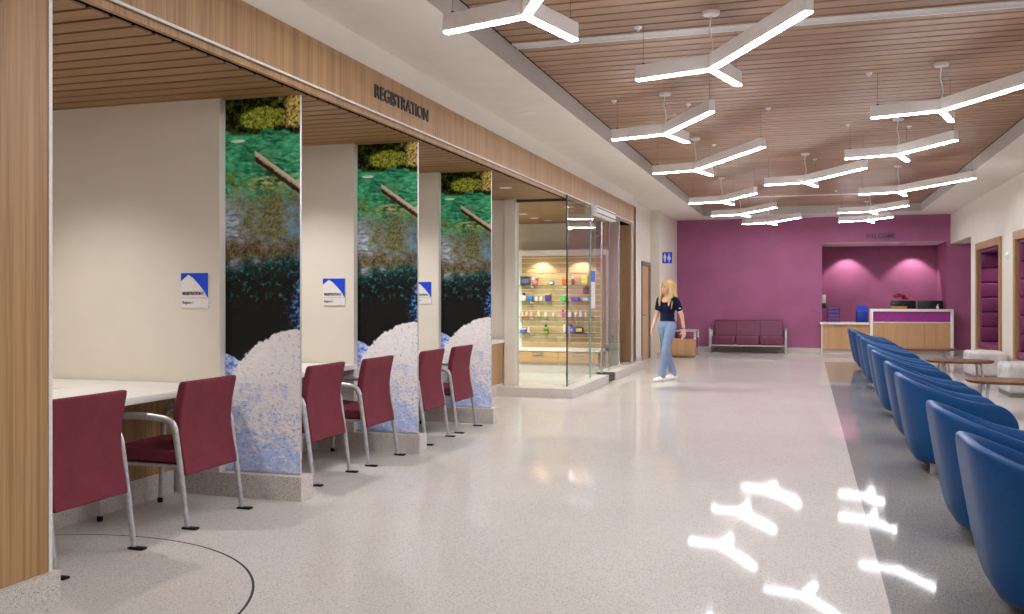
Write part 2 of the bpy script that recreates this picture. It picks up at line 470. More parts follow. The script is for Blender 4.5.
struct('wall_shop_back', B((-6.2, XF - .1, 17.2, 17.35, 0, 2.95)), M['cream'], 'cream back wall of the glass shop', 'wall')
struct('wall_shop_end', B((-3.5, XF - .25, 17.2, 18.35, 0, 2.9)), M['cream'], 'cream return wall behind the oak jamb', 'wall')
struct('trim_4', B((-3.51, XF - .3, 17.12, 17.198, .0, 2.795)), M['oak'], 'added oak panel darkening the shop end behind the glass', 'panel')  # panel added as a dark ground so the magenta reflection shows in the glass
# kerb below the glass
bm = B((-4.2, -3.08, 12.52, 13.0, 0, .13), (-3.42, -3.08, 13.0, 15.02, 0, .13), (-3.42, -3.08, 15.62, 18.55, 0, .13))
struct('baseboard_shop', bm, M['plinth'], 'raised terrazzo kerb under the glass shop front', 'baseboard')

# rear wall with alcove
AX0, AX1, AZ, AD = .363, 3.22, 2.75, 26.5
bm = B((-3.7, AX0, YE, YE + .15, .12, ZC + .1), (AX0, AX1, YE, YE + .15, AZ, ZC + .1), (AX1, 6.0, YE, YE + .15, .12, ZC + .1),
       (-3.7, AX0, YE, YE + .15, 0, .12), (AX1, 6.0, YE, YE + .15, 0, .12))
struct('wall_rear', bm, M['magenta'], 'magenta wall at the end of the hall', 'wall')
bm = B((AX0 - .15, AX0, YE + .15, AD, 0, AZ + .1), (AX1, AX1 + .15, YE + .15, AD, 0, AZ + .1), (AX0 - .15, AX1 + .15, AD, AD + .15, 0, AZ + .1))
struct('wall_alcove', bm, M['magenta'], 'magenta alcove walls behind the reception desk', 'wall')
struct('ceiling_alcove', B((AX0, AX1, YE + .002, AD, AZ - .004, AZ + .1)), M['ceiling'], 'pale ceiling of the reception alcove', 'ceiling')
struct('baseboard_rear', B((-3.24, AX0, YE - .012, YE, 0, .12)), M['plinth'], 'terrazzo base of the magenta rear wall', 'baseboard')
struct('baseboard_rear_right', B((AX1 + .1, 6.0, YE - .012, YE, 0, .12)), M['plinth'], 'terrazzo base beyond the reception desk', 'baseboard')

# right wall with upholstered niches and corridor opening
OP0 = 21.7
N1 = (18.42, 20.97); N2 = (14.78, 17.33); N3 = (11.14, 13.69)
ys = [YB, N3[0], N3[1], N2[0], N2[1], N1[0], N1[1], OP0]
bm = bmesh.new()
for a, b in ((YB, N3[0]), (N3[1], N2[0]), (N2[1], N1[0]), (N1[1], OP0)): box(bm, XR, XR + .15, a, b, 0, ZC)
for a, b in (N1, N2, N3): box(bm, XR, XR + .15, a, b, 2.48, ZC)
box(bm, XR, XR + .15, OP0, YE, 2.68, ZC)
struct('wall_right', bm, M['cream'], 'cream right hand wall holding the magenta seating niches', 'wall')
struct('wall_corridor', B((XR + .15, 6.0, OP0 - .15, OP0, 0, 2.9), (5.9, 6.1, OP0, YE, 0, 2.9)), M['cream'], 'cream corridor walls beyond the opening beside reception', 'wall')
struct('ceiling_corridor', B((XR + .15, 6.0, OP0, YE, 2.68, 2.8)), M['ceiling'], 'white corridor ceiling beyond the opening', 'ceiling')
struct('baseboard_right', B((XR - .012, XR, N2[1], N1[0], 0, .12), (XR - .012, XR, N1[1], OP0, 0, .12), (XR - .012, XR, N3[1], N2[0], 0, .12), (XR - .012, XR, YB, N3[0], 0, .12)), M['plinth'],
       'terrazzo base of the right hand wall', 'baseboard')
struct('wall_back', B((-6.4, 6.2, YB - .2, YB, 0, 3.9)), M['cream'], 'cream wall closing the near end of the hall', 'wall')

# ------------------------------------------------------------------ glass shop front
w1 = struct('window_1', B((-3.99, XF + .01, 12.895, 12.907, .13, 2.80)), M['glass'], 'frameless glass pane facing the bays at the shop corner', 'window')
struct('glass_edge', B((XF - .006, XF + .012, 12.885, 12.909, .13, 2.85)), plain('dark_glass_edge', (46, 60, 58), .3), '', '', parent=w1)
struct('head_channel', B((-3.99, XF, 12.88, 12.92, 2.765, 2.80)), M['charcoal'], '', '', parent=w1)
w2 = struct('window_2', B((XF - .006, XF + .006, 12.91, 14.38, .13, 2.85)), M['glass'], 'glass pane along the hall left of the shop door', 'window')
w3 = struct('window_3', B((XF - .006, XF + .006, 15.9, 16.78, .13, 2.85)), M['glass'], 'glass pane along the hall right of the shop door', 'window')
struct('glass_edge', B((XF - .012, XF + .012, 16.775, 16.80, .13, 2.85)), M['steel'], '', '', parent=w3)
d2 = struct('door_2', B((XF - .006, XF + .006, 14.42, 15.86, .03, 2.80)), M['glass'], 'frameless glass shop door with tall steel pulls', 'door')
struct('door_stile', B((XF - .012, XF + .012, 14.38, 14.41, .13, 2.85)), plain('green_glass_edge', (150, 176, 164), .2), '', '', parent=d2)
bm = bmesh.new(); tube(bm, [(XF + .06, 14.97, .16), (XF + .06, 14.97, 2.62)], .016)
for zz in (.4, 2.4): tube(bm, [(XF, 14.97, zz), (XF + .06, 14.97, zz)], .01)
obj('door_pull', bm, M['steel'], d2)
struct('door_edge', B((XF - .008, XF + .008, 15.86, 15.88, .03, 2.80)), M['steel'], '', '', parent=d2)
cl = thing('door_closer', 'white boxy automatic closer above the glass shop door', 'door closer', (0, 0, 0))
obj('closer_body', B((XF + .008, XF + .10, 14.45, 15.95, 2.70, 2.85), bev=.006), M['fixture'], cl)
obj('closer_cover', B((XF + .1, XF + .112, 14.47, 15.93, 2.72, 2.735), (XF + .1, XF + .112, 14.47, 15.93, 2.81, 2.82)), M['charcoal'], cl)
fl = thing('floor_grille', 'small dark slotted grille in the kerb gap at the shop door', 'grille', (0, 0, 0))
obj('grille_body', B((-3.40, -3.10, 15.03, 15.61, 0, .03), (-3.40, -3.10, 15.57, 15.61, .03, .128)), plain('dark_bronze', (70, 54, 48), .5, .5, .3), fl)
obj('grille_slat', B(*[(-3.4, -3.095, 15.56, 15.575, .03 + .026 * k, .042 + .026 * k) for k in range(4)]), M['doorframe'], fl)

# ------------------------------------------------------------------ murals and bay signs
for i, fy in enumerate(FIN):
    nm = ('first', 'second', 'third')[i]
    me_bm = B((0, .598, 0, .022, 0, 2.633))
    t = thing('wall_mural', 'tall glossy river mural panel, %s from the camera' % nm, 'mural', (-3.944, fy + .06, .166), group='river mural panels on the bay dividers')
    obj('printed_panel', me_bm, M['mural'], t, smooth=False)
    obj('metal_edge', B((-.004, .602, -.004, .026, -.0005, .012), (.598, .5995, .0, .022, .012, 2.633)), M['metal'], t, smooth=False)
    # sign: px measured on the first divider
    sx, sz, sw, sh = -4.255, 1.325, .225, .245
    if i: sx = -4.255
    s = thing('room_sign', ('white and blue registration 1 sign on the first cream divider', 'white and blue registration 2 sign on the second cream divider',
              'white and blue registration 3 sign on the third cream divider, partly hidden')[i], 'sign', (sx, fy - .011, sz), group='registration bay signs')
    obj('sign_plate', B((0, sw, -.010, 0, 0, sh)), M['signwhite'], s, smooth=False)
    bm = bmesh.new()
    peak = [(0, .77), (.27, .955), (.45, .86), (.7, .64), (.88, .45), (.965, .31)]
    prism(bm, [(0, sh)] + [(u * sw, v * sh) for u, v in peak] + [(sw, .31 * sh), (sw, sh)], -.0125, -.0095, 'y')
    obj('blue_field', bm, M['signblue'], s, smooth=False)
    obj('dividing_line', B((0, sw, -.0115, -.0095, .275 * sh, .285 * sh)), M['doorframe'], s, smooth=False)
    text_mesh('sign_text', 'REGISTRATION %d' % (i + 1), .032, .001, M['signgrey'], (.012, -.0115, .365 * sh), FACE_MY, s, sx=.72, bold=.0012)
    text_mesh('sign_text', 'Registro %d' % (i + 1), .030, .001, M['signgrey'], (.012, -.0115, .11 * sh), FACE_MY, s, sx=.75)

# lettering
t = text_mesh('wall_lettering', 'REGISTRATION', .152, .006, M['charcoal'], (XF + .006, 6.69, 2.975), FACE_PX, sx=1.0, bold=.001)
xs = [v.co.x for v in t.data.vertices]; k = 1.08 / (max(xs) - min(xs))
for v in t.data.vertices: v.co.x *= k
t['label'] = 'dark metal REGISTRATION lettering on the oak fascia'; t['category'] = 'lettering'
t = text_mesh('wall_lettering', 'WELCOME', .17, .012, plain('grey_letter_metal', (88, 84, 92), .5, .4, .2), (1.38, YE - .013, 2.845), FACE_MY, sx=1.0, bold=.003)
xs = [v.co.x for v in t.data.vertices]; k = .68 / (max(xs) - min(xs))
for v in t.data.vertices: v.co.x *= k
t['label'] = 'small grey lettering on the magenta header above reception'; t['category'] = 'lettering'

# restroom blade sign
s = thing('restroom_sign', 'blue restroom sign with two white figures on the far left wall', 'sign', (-3.24, 22.05, 2.19))
obj('sign_plate', B((0, .225, -.012, .012, 0, .265), bev=.004), M['signblue'], s)
for cx_, skirt in ((.06, False), (.155, True)):
    bm = bmesh.new()
    lathe_t = bmesh.new(); bmesh.ops.create_cone(lathe_t, cap_ends=True, segments=16, radius1=.018, radius2=.018, depth=.004)
    merge(bm, lathe_t, Matrix.Translation((cx_, -.014, .215)) @ Matrix.Rotation(PI / 2, 4, 'X'))
    if skirt: poly = [(-.018, .19), (.018, .19), (.042, .09), (.015, .09), (.015, .035), (-.015, .035), (-.015, .09), (-.042, .09)]
    else: poly = [(-.03, .19), (.03, .19), (.03, .11), (.017, .11), (.017, .035), (-.017, .035), (-.017, .11), (-.03, .11)]
    prism(bm, [(cx_ + u, v) for u, v in poly], -.016, -.012, 'y')
    obj('figure_symbol', bm, M['signwhite'], s)

# ------------------------------------------------------------------ bay desks
def desk(y0, y1, label, xfront=-3.9, xpanel=-4.32, brochure=False):
    t = thing('registration_desk', label, 'desk', (0, 0, 0), group='registration desks in the bays')
    obj('worktop', B((-6.19, xfront, y0 + .003, y1 - .003, .745, .79), bev=.006), M['white'], t)
    obj('front_panel', B((xpanel - .03, xpanel, y0 + .003, y1 - .003, .165, .745)), M['oak'], t)
    obj('base', B((xpanel - .06, xpanel + .006, y0 + .003, y1 - .003, 0, .165)), M['plinth'], t)
    return t
desk(3.43, 5.65, 'white topped oak desk in the nearest registration bay')
desk(5.83, 7.7, 'white topped oak desk in the second registration bay')
desk(7.88, 9.76, 'white topped oak desk in the third registration bay')
desk(9.94, 12.80, 'white topped oak desk in the last bay beside the glass shop', -4.14, -4.17)
br = thing('brochure', 'blue and white paper leaflet on the nearest white desk', 'leaflet', (-4.86, 4.95, .7905), R(12))
obj('paper', B((-.11, .11, -.15, .15, 0, .003)), M['signwhite'], br)
obj('blue_print', B((-.08, .04, -.12, .10, .003, .0036)), flat((90, 130, 200)), br)

# ------------------------------------------------------------------ guest chairs (face -X)
def guest_chair(loc, label):
    t = thing('guest_chair', label, 'chair', loc, group='burgundy guest chairs at the registration desks')
    # backrest: curved pad
    bm = bmesh.new()
    zs = [.315, .39, .48, .56, .64, .72, .80, .86, .885]
    rear = [.285, .272, .252, .240, .238, .246, .262, .276, .278]
    n = 9; rows_f = []; rows_r = []
    for z, xr in zip(zs, rear):
        th = .055 if .36 < z < .87 else .045
        rr, rf = [], []
        for k in range(n):
            yy = -.268 + .536 * k / (n - 1); edge = abs(yy) / .268
            rr.append(bm.verts.new((xr - .012 * edge ** 2 * 0, yy, z)))
            rf.append(bm.verts.new((xr - th + .01 * (1 - edge ** 2), yy, z)))
        rows_r.append(rr); rows_f.append(rf)
    m_ = len(zs)
    for i in range(m_ - 1):
        for k in range(n - 1):
            bm.faces.new((rows_r[i][k], rows_r[i][k + 1], rows_r[i + 1][k + 1], rows_r[i + 1][k]))
            bm.faces.new((rows_f[i][k], rows_f[i + 1][k], rows_f[i + 1][k + 1], rows_f[i][k + 1]))
        for k, s in ((0, 1), (n - 1, -1)):
            bm.faces.new((rows_r[i][k], rows_r[i + 1][k], rows_f[i + 1][k], rows_f[i][k]))
    for i in (0, m_ - 1):
        for k in range(n - 1): bm.faces.new((rows_r[i][k], rows_r[i][k + 1], rows_f[i][k + 1], rows_f[i][k]))
    o = obj('backrest', bm, M['burgundy'], t)
    bv = o.modifiers.new('Bevel', 'BEVEL'); bv.width = .012; bv.segments = 3; bv.limit_method = 'ANGLE'
    # seat
    bm = bmesh.new()
    prism(bm, [(-.30, .385), (.235, .375), (.235, .455), (.0, .462), (-.20, .478), (-.29, .468), (-.315, .43)], -.25, .25, 'y')
    o = obj('seat', bm, M['burgundy'], t)
    bv = o.modifiers.new('Bevel', 'BEVEL'); bv.width = .014; bv.segments = 3; bv.limit_method = 'ANGLE'
    obj('seat_frame', B((-.28, .22, -.27, .27, .36, .377)), M['metal'], t)
    for s in (-1, 1):
        y = .285 * s
        bm = bmesh.new(); tube(bm, [(.302, y, .012), (.262, y, .30), (.215, y, .60)], [.013, .016, .017], 12, 1.15)
        l = obj('leg', bm, M['metal'], t)
        obj('foot', B((.275, .375, y - .022, y + .022, 0, .013), bev=.004), M['rubber'], l)
        bm = bmesh.new(); tube(bm, [(-.34, y, .012), (-.325, y, .30), (-.31, y, .58)], [.013, .016, .017], 12, 1.15)
        l = obj('leg', bm, M['metal'], t)
        bm = bmesh.new(); lathe(bm, [(.017, 0), (.019, .004), (.018, .03), (.015, .034)], 14, (-.34, y, 0)); obj('foot', bm, M['rubber'], l)
        bm = bmesh.new()
        p = smooth_path([(.217, y, .585), (.195, y, .632), (.14, y, .655), (.0, y, .668), (-.16, y, .666), (-.26, y, .650), (-.30, y, .612), (-.31, y, .57)], 5)
        tube(bm, p, [.0165] * len(p), 12, 1.35)
        obj('armrest', bm, M['metal'], t)
    return t
gc = guest_chair((-3.87, 4.04, 0), 'burgundy guest chair nearest the camera, partly behind the oak pier')
XS = [(-3.87, 5.08, 'burgundy guest chair in front of the nearest bay desk, its whole armrest showing'),
      (-3.79, 6.455, 'burgundy guest chair beside the first mural, nearer of the two in the second bay'),
      (-3.76, 7.31, 'burgundy guest chair in the second bay, farther one, against the second mural'),
      (-3.735, 8.47, 'burgundy guest chair in the third bay, nearer one, beside the second mural'),
      (-3.73, 9.285, 'burgundy guest chair against the third mural, farthest in the row')]
for x, y, l in XS: dup(gc, (x, y, 0), l)

# ------------------------------------------------------------------ blue barrel chairs (face +X)
def upath():
    """U plan from near front, round the back, to far front"""
    hw, xb, xf, r = .39, -.46, .41, .24
    a = []; L1 = xf - (xb + r); segs = 12
    for k in range(segs + 1): a.append((xf - L1 * k / segs, -hw + .03 * (1 - k / segs)))
    for k in range(1, 9):
        t = PI / 2 * k / 8; a.append((xb + r - r * math.sin(t), -hw + r - r * math.cos(t)))
    a.append((xb, 0.0))
    return a + [(x, -y) for x, y in a[-2::-1]]
def barrel_chair(loc, label):
    t = thing('barrel_chair', label, 'chair', loc, group='blue barrel chairs in a row')
    U = upath(); n = len(U)
    bm = bmesh.new(); rings = []
    for i, (x, y) in enumerate(U):
        u = (x + .46) / .87                           # 0 back .. 1 front
        s = max(0, min(1, u / .80)); s = s * s * (3 - 2 * s) * .3 + (1 - (1 - s) ** 2) * .7
        ztop = .775 + (.58 - .775) * s
        j = min(i, n - 1 - i)
        ztop -= [.17, .075, .028, .006][j] if j < 4 else 0
        def P(k, inset, z):
            d = math.hypot(x - .12, y); ix = -(x - .12) / max(d, .01); iy = -y / max(d, .01)
            if x > -.1: ix *= .1; iy = -math.copysign(1, y)
            return Vector((.06 + (x - .06) * k + ix * inset, y * (k * .45 + .55) + iy * inset, z))
        zb = .085
        pr = [P(.76, .05, zb + .02), P(.75, .03, zb + .0), P(.775, .006, zb + .03)]
        for q in (.25, .5, .75): pr.append(P(.775 + .225 * (q ** .9), 0, zb + (ztop - .03 - zb) * q))
        pr += [P(1.0, 0, ztop - .025), P(1.0, .010, ztop - .004), P(1.0, .032, ztop), P(1.0, .058, ztop - .006), P(1.0, .072, ztop - .035)]
        for q in (.66, .33, 0): pr.append(P(.84 + .16 * q, .085, .30 + (ztop - .04 - .30) * q))
        rings.append([bm.verts.new(p) for p in pr])
    m_ = len(rings[0])
    for a, b in zip(rings[:-1], rings[1:]):
        for k in range(m_): bm.faces.new((a[k], a[(k + 1) % m_], b[(k + 1) % m_], b[k]))
    bm.faces.new(rings[0]); bm.faces.new(rings[-1][::-1])
    obj('shell', bm, M['blue'], t, subsurf=1, angle=75)
    bm = bmesh.new(); box(bm, -.26, .40, -.285, .285, .24, .43, bev=.05, seg=4)
    obj('seat', bm, M['blue'], t)
    obj('base_panel', B((-.24, .36, -.26, .26, .085, .245), bev=.02), M['blue'], t)
    for sx_ in (-1, 1):
        for sy in (-1, 1):
            bm = bmesh.new(); tube(bm, [(.06 + .25 * sx_, .235 * sy, .10), (.06 + .26 * sx_, .24 * sy, 0)], [.030, .024], 14)
            obj('leg', bm, M['metal'], t)
    return t
BC = [(1.115, 4.63), (1.145, 6.03), (1.15, 8.28), (1.175, 9.74), (1.185, 11.78), (1.21, 13.1), (1.235, 15.3), (1.24, 16.65), (1.245, 18.75), (1.245, 20.05)]
ORD = ['nearest the camera, cut by the picture edge', 'second from the camera', 'third from the camera', 'fourth from the camera', 'fifth from the camera',
       'sixth from the camera', 'seventh from the camera', 'third from the reception end', 'second from the reception end', 'last before the reception desk']
b0 = None
for (x, y), o_ in zip(BC, ORD):
    lab = 'blue leather barrel chair in the long row, ' + o_
    b0 = barrel_chair((x, y, 0), lab) if b0 is None else (dup(b0, (x, y, 0), lab) and b0)

# ------------------------------------------------------------------ low tables
def low_table(loc, label):
    t = thing('coffee_table', label, 'table', loc, group='walnut coffee tables before the blue chairs')
    bm = bmesh.new(); n = 40; poly = []
    for k in range(n):
        a = 2 * PI * k / n; c_, s_ = math.cos(a), math.sin(a)
        poly.append((.48 * math.copysign(abs(c_) ** .8, c_), .36 * math.copysign(abs(s_) ** .8, s_)))
    top = [bm.verts.new((x, y, .425)) for x, y in poly]; mid = [bm.verts.new((x * 1.004, y * 1.004, .415)) for x, y in poly]
    bot = [bm.verts.new((x * .96, y * .95, .392)) for x, y in poly]
    bm.faces.new(top); bm.faces.new(bot[::-1])
    for A, Bq in ((top, mid), (mid, bot)):
        for k in range(n): bm.faces.new((A[k], Bq[k], Bq[(k + 1) % n], A[(k + 1) % n]))
    obj('table_top', bm, M['walnut'], t)
    for sx_ in (-1, 1):
        for sy in (-1, 1):
            bm = bmesh.new(); tube(bm, [(.26 * sx_, .20 * sy, .395), (.31 * sx_, .25 * sy, 0)], [.021, .013], 12)
            obj('leg', bm, M['metal'], t)
    return t
c0 = low_table((2.28, 12.25, 0), 'walnut coffee table cut off by the picture edge, nearest of the three')
dup(c0, (2.25, 15.85, 0), 'walnut coffee table in front of the grey ottoman, middle of the three')
dup(c0, (2.22, 19.3, 0), 'walnut coffee table nearest the reception desk')

# ------------------------------------------------------------------ ottomans
def ottoman(loc, label):
    t = thing('ottoman', label, 'ottoman', loc, group='grey ottomans along the right wall')
    bm = bmesh.new(); box(bm, -.29, .29, -.43, .43, .05, .46, bev=.06, seg=5)
    obj('cushion', bm, M['ottoman'], t)
    obj('base', B((-.26, .26, -.40, .40, 0, .055)), M['doorframe'], t)
    bm = bmesh.new()
    tube(bm, [(-.292, -.37, .36), (-.292, .37, .36)], .004); tube(bm, [(-.24, -.432, .36), (.24, -.432, .36)], .004)
    obj('piping', bm, M['ottoman'], t)
    return t
o0 = ottoman((2.96, 18.0, 0), 'light grey ottoman below the far magenta niche')
dup(o0, (2.96, 14.9, 0), 'light grey ottoman at the picture edge below the nearer niche')

# ------------------------------------------------------------------ seating niches
def niche(y0, y1, label):
    t = thing('seating_niche', label, 'seating niche', (XR, y0, 0), group='oak framed magenta seating niches')
    L = y1 - y0; fw = .14; D = .62; zt = 2.48
    bm = B((-.035, D + .02, 0, fw, 0, zt), (-.035, D + .02, L - fw, L, 0, zt), (-.035, D + .02, fw, L - fw, zt - fw, zt), (-.035, .03, fw, L - fw, 0, .38))
    obj('oak_frame', bm, M['oak'], t, smooth=False)
    bm = bmesh.new(); nrow = 6; z0, z1 = .50, zt - fw - .06
    for k in range(nrow):
        a = z0 + (z1 - z0) * k / nrow; b = z0 + (z1 - z0) * (k + 1) / nrow
        box(bm, .03, D - .03, L - fw - .09, L - fw, a + .004, b - .004, bev=.028, seg=3)
    obj('side_pad', bm, M['niche'], t)
    bm = bmesh.new()
    for k in range(nrow):
        a = z0 + (z1 - z0) * k / nrow; b = z0 + (z1 - z0) * (k + 1) / nrow
        box(bm, .03, D - .03, fw, fw + .09, a + .004, b - .004, bev=.028, seg=3)
    obj('side_pad', bm, M['niche'], t)
    bm = bmesh.new()
    for k in range(nrow):
        a = z0 + (z1 - z0) * k / nrow; b = z0 + (z1 - z0) * (k + 1) / nrow
        box(bm, D - .09, D, fw + .09, L - fw - .09, a + .004, b - .004, bev=.028, seg=3)
    obj('back_pad', bm, M['niche'], t)
    obj('top_pad', B((.02, D, fw, L - fw, zt - fw - .06, zt - fw), bev=.015), M['niche'], t)
    bm = bmesh.new(); box(bm, -.01, D, fw + .005, L - fw - .005, .38, .50, bev=.03, seg=3)
    obj('seat', bm, M['niche'], t)
    obj('back_board', B((D, D + .03, 0, L, 0, zt)), M['black'], t)
    return t
niche(*N1, 'oak framed magenta upholstered niche nearest the reception end')
niche(*N2, 'oak framed magenta upholstered niche cut by the picture edge')
niche(*N3, 'oak framed magenta upholstered niche just outside the picture edge')
st = thing('fire_strobe', 'small white alarm device on the cream wall between niches', 'alarm', (XR, 17.88, 2.12))
bm = B((-.03, .004, -.06, .06, -.06, .06), bev=.003); obj('housing', bm, M['fixture'], st)
bm = bmesh.new(); tube(bm, [(-.028, 0, 0), (-.05, 0, 0)], [.04, .03], 16); obj('lens', bm, M['white'], st)

# ------------------------------------------------------------------ plum seating at the far end
def plum_seat(name, label, cat, loc, rotz, width, seats):
    """faces -Y; origin at front left floor corner"""
    t = thing(name, label, cat, loc, rotz)
    D = .62
    for k in range(seats):
        a = .07 + (width - .14) * k / seats; b = .07 + (width - .14) * (k + 1) / seats
        bm = bmesh.new(); box(bm, a + .006, b - .006, .02, D - .10, .20, .43, bev=.035, seg=4)
        obj('seat_cushion', bm, M['sofa'], t)
    bm = bmesh.new()
    prism(bm, [(D - .20, .40), (D - .02, .22), (D - .0, .80), (D - .05, .82), (D - .10, .80)], .10, width - .10, 'x')
    o = obj('backrest', bm, M['sofa'], t)
    bv = o.modifiers.new('Bevel', 'BEVEL'); bv.width = .03; bv.segments = 4; bv.limit_method = 'ANGLE'
    if seats > 1:
        bm = bmesh.new()
        for k in range(1, seats):
            xx = .07 + (width - .14) * k / seats; tube(bm, [(xx, D - .205, .41), (xx, D - .108, .79)], .006, 6)
        obj('seam', bm, M['seam'], t)
    for x0 in (0, width - .05):
        bm = B((x0, x0 + .05, .02, .07, 0, .62), (x0, x0 + .05, D - .10, D - .05, 0, .60), (x0, x0 + .05, .02, D - .05, .58, .62), bev=.006)
        o = obj('arm_frame', bm, M['metal'], t)
    obj('front_rail', B((.05, width - .05, .03, .06, .165, .20), (.05, width - .05, D - .10, D - .07, .165, .20)), M['metal'], t)
    return t
plum_seat('sofa', 'plum three seat sofa with metal arm frames against the magenta wall', 'sofa', (-2.36, 24.0, 0), 0, 1.89, 3)
ac = plum_seat('lounge_chair', 'plum lounge chair with metal arms on the left wall behind the walking woman', 'chair', (-2.47, 22.25, 0), R(90), .72, 1)
bx = thing('side_table', 'low boxy oak side table behind the walking woman', 'side table', (0, 0, 0))
obj('table_body', B((-3.2, -2.47, 21.72, 22.18, .05, .40), bev=.004), M['oak_far'], bx)
obj('plinth', B((-3.18, -2.5, 21.75, 22.15, 0, .05)), M['doorframe'], bx)
obj('table_top', B((-3.205, -2.465, 21.715, 22.185, .40, .42), bev=.003), M['oak_far'], bx)

# ------------------------------------------------------------------ reception
lc = thing('reception_counter', 'low white topped oak counter left of the reception desk', 'counter', (0, 0, 0))
obj('worktop', B((.31, 1.46, 24.42, 24.645, .725, .775), (.37, 1.46, 24.64, 25.2, .725, .775)), M['white'], lc)
obj('front_panel', B((.37, 1.46, 24.48, 24.51, .10, .725)), M['oak_far'], lc)
obj('side_panel', B((.345, .37, 24.47, 24.62, .0, .725)), M['white'], lc)
obj('base', B((.37, 1.46, 24.52, 24.6, 0, .10)), M['plinth'], lc)
rd = thing('reception_desk', 'tall oak reception desk framed in white with magenta glass band', 'desk', (0, 0, 0))
obj('white_frame', B((1.465, 3.31, 24.2, 24.62, 1.05, 1.11), (1.465, 1.53, 24.2, 24.62, 0, 1.05), (3.245, 3.31, 24.2, 24.62, 0, 1.05), (1.53, 3.245, 24.215, 24.25, .775, .80), bev=.003), M['white'], rd)
obj('magenta_panel', B((1.53, 3.245, 24.24, 24.27, .80, 1.05)), plain('magenta_back_painted_glass', (156, 58, 142), .15, .5), rd)
obj('front_panel', B((1.53, 2.68, 24.23, 24.26, .10, .775), (2.685, 3.245, 24.23, 24.26, .10, .775)), M['oak_far'], rd)
obj('base', B((1.53, 3.245, 24.3, 24.34, 0, .10)), M['plinth'], rd)
obj('work_surface', B((1.465, 3.215, 24.62, 25.4, .70, .74)), M['white'], rd)
# monitors on the work surface behind the transaction top
for k, (xa, xb_) in enumerate(((1.98, 2.56), (2.60, 3.18))):
    t = thing('monitor', ('black computer monitor behind the potted flowers at reception', 'black computer monitor at the right end of the reception desk')[k], 'monitor', ((xa + xb_) / 2, 24.95, .74), group='monitors at reception')
    w_ = (xb_ - xa) / 2
    obj('screen', B((-w_, w_, -.02, .02, .20, .57), bev=.006), M['monitor'], t)
    obj('stand', B((-.03, .03, -.0, .03, .01, .25), (-.12, .12, -.09, .09, 0, .012), bev=.003), M['monitor'], t)
pl = thing('potted_flower', 'small tan pot with dark red flowers on the reception desk', 'potted plant', (2.12, 24.38, 1.11))
bm = bmesh.new(); 
prism(bm, [(-.16, 0), (.16, 0), (.19, .07), (-.19, .07)], -.06, .06, 'y'); obj('pot', bm, flat((176, 130, 70)), pl)
bm = bmesh.new()
random.seed(3)
tips = [(-.06, 0, .30), (.02, .02, .34), (.09, -.01, .31), (.13, .01, .26)]
for tx, ty, tz in tips: tube(bm, smooth_path([(tx * .2, 0, .05), (tx * .5, ty, .2), (tx, ty, tz)], 4), .004, 6)
obj('stem', bm, flat((70, 80, 40)), pl)
bm = bmesh.new()
for tx, ty, tz in tips:
    for k in range(5):
        a = 2 * PI * k / 5 + tx * 9
        tt = bmesh.new(); bmesh.ops.create_uvsphere(tt, u_segments=8, v_segments=6, radius=1)
        merge(bm, tt, Matrix.Translation((tx + .03 * math.cos(a), ty + .03 * math.sin(a), tz + .01 * (k % 2))) @ Matrix.Rotation(a, 4, 'Z') @ Matrix.Diagonal((.045, .03, .03, 1)))
obj('blossom', bm, flat((150, 24, 40)), pl)
bm = bmesh.new()
for k in range(5):
    a = 2 * PI * k / 5
    tt = bmesh.new(); bmesh.ops.create_uvsphere(tt, u_segments=8, v_segments=6, radius=1)
    merge(bm, tt, Matrix.Translation((.09 * math.cos(a), .03 * math.sin(a), .10)) @ Matrix.Rotation(a, 4, 'Z') @ Matrix.Rotation(R(-35), 4, 'Y') @ Matrix.Diagonal((.07, .02, .006, 1)))
obj('leaf', bm, flat((46, 62, 34)), pl)
bt = thing('pump_bottle', 'tiny white bottle on the right end of the reception desk', 'bottle', (2.98, 24.36, 1.11))
bm = bmesh.new(); lathe(bm, [(.028, 0), (.03, .01), (.03, .06), (.012, .075), (.012, .09)], 16); obj('bottle_body', bm, M['signwhite'], bt)
bm = bmesh.new(); lathe(bm, [(.014, .088), (.014, .102)], 12); tube(bm, [(0, 0, .10), (0, 0, .115), (.025, 0, .115)], .004, 8); obj('pump', bm, M['signwhite'], bt)
# paper trays, blue box, dispenser
tr = thing('paper_tray', 'stack of purple letter trays on the low counter', 'letter tray', (.64, 24.85, .775))
for k in range(4):
    z = .02 + .095 * k
    obj('tray', B((-.15, .15, -.15, .15, z, z + .012), (-.15, -.138, -.15, .15, z, z + .08), (.138, .15, -.15, .15, z, z + .08), (-.15, .15, -.15, -.14, z, z + .06)), flat((92, 74, 150)), tr)
obj('post', B(*[(sx_ * .14 - .008, sx_ * .14 + .008, sy * .13 - .008, sy * .13 + .008, 0, .38) for sx_ in (-1, 1) for sy in (-1, 1)]), flat((92, 74, 150)), tr)
bb = thing('brochure_box', 'bright blue display box on the low counter beside the reception desk', 'display box', (1.31, 24.80, .775))
obj('box_body', B((-.13, .13, -.10, .10, 0, .27), bev=.006), flat((20, 50, 150)), bb)
bm = bmesh.new(); prism(bm, [(-.10, .27), (.10, .27), (.10, .40), (.07, .40)], -.13, .13, 'x'); obj('header_card', bm, flat((40, 90, 230)), bb)
obj('side_card', B((-.145, -.132, -.10, .10, 0, .30)), M['monitor'], bb)
dp = thing('sanitizer_dispenser', 'white and black dispenser on the alcove side wall', 'dispenser', (AX0, 24.95, 1.12))
obj('dispenser_body', B((0, .10, -.06, .06, .12, .34), bev=.012), M['fixture'], dp)
obj('drip_tray', B((0, .10, -.06, .06, 0, .12), bev=.01), M['monitor'], dp)

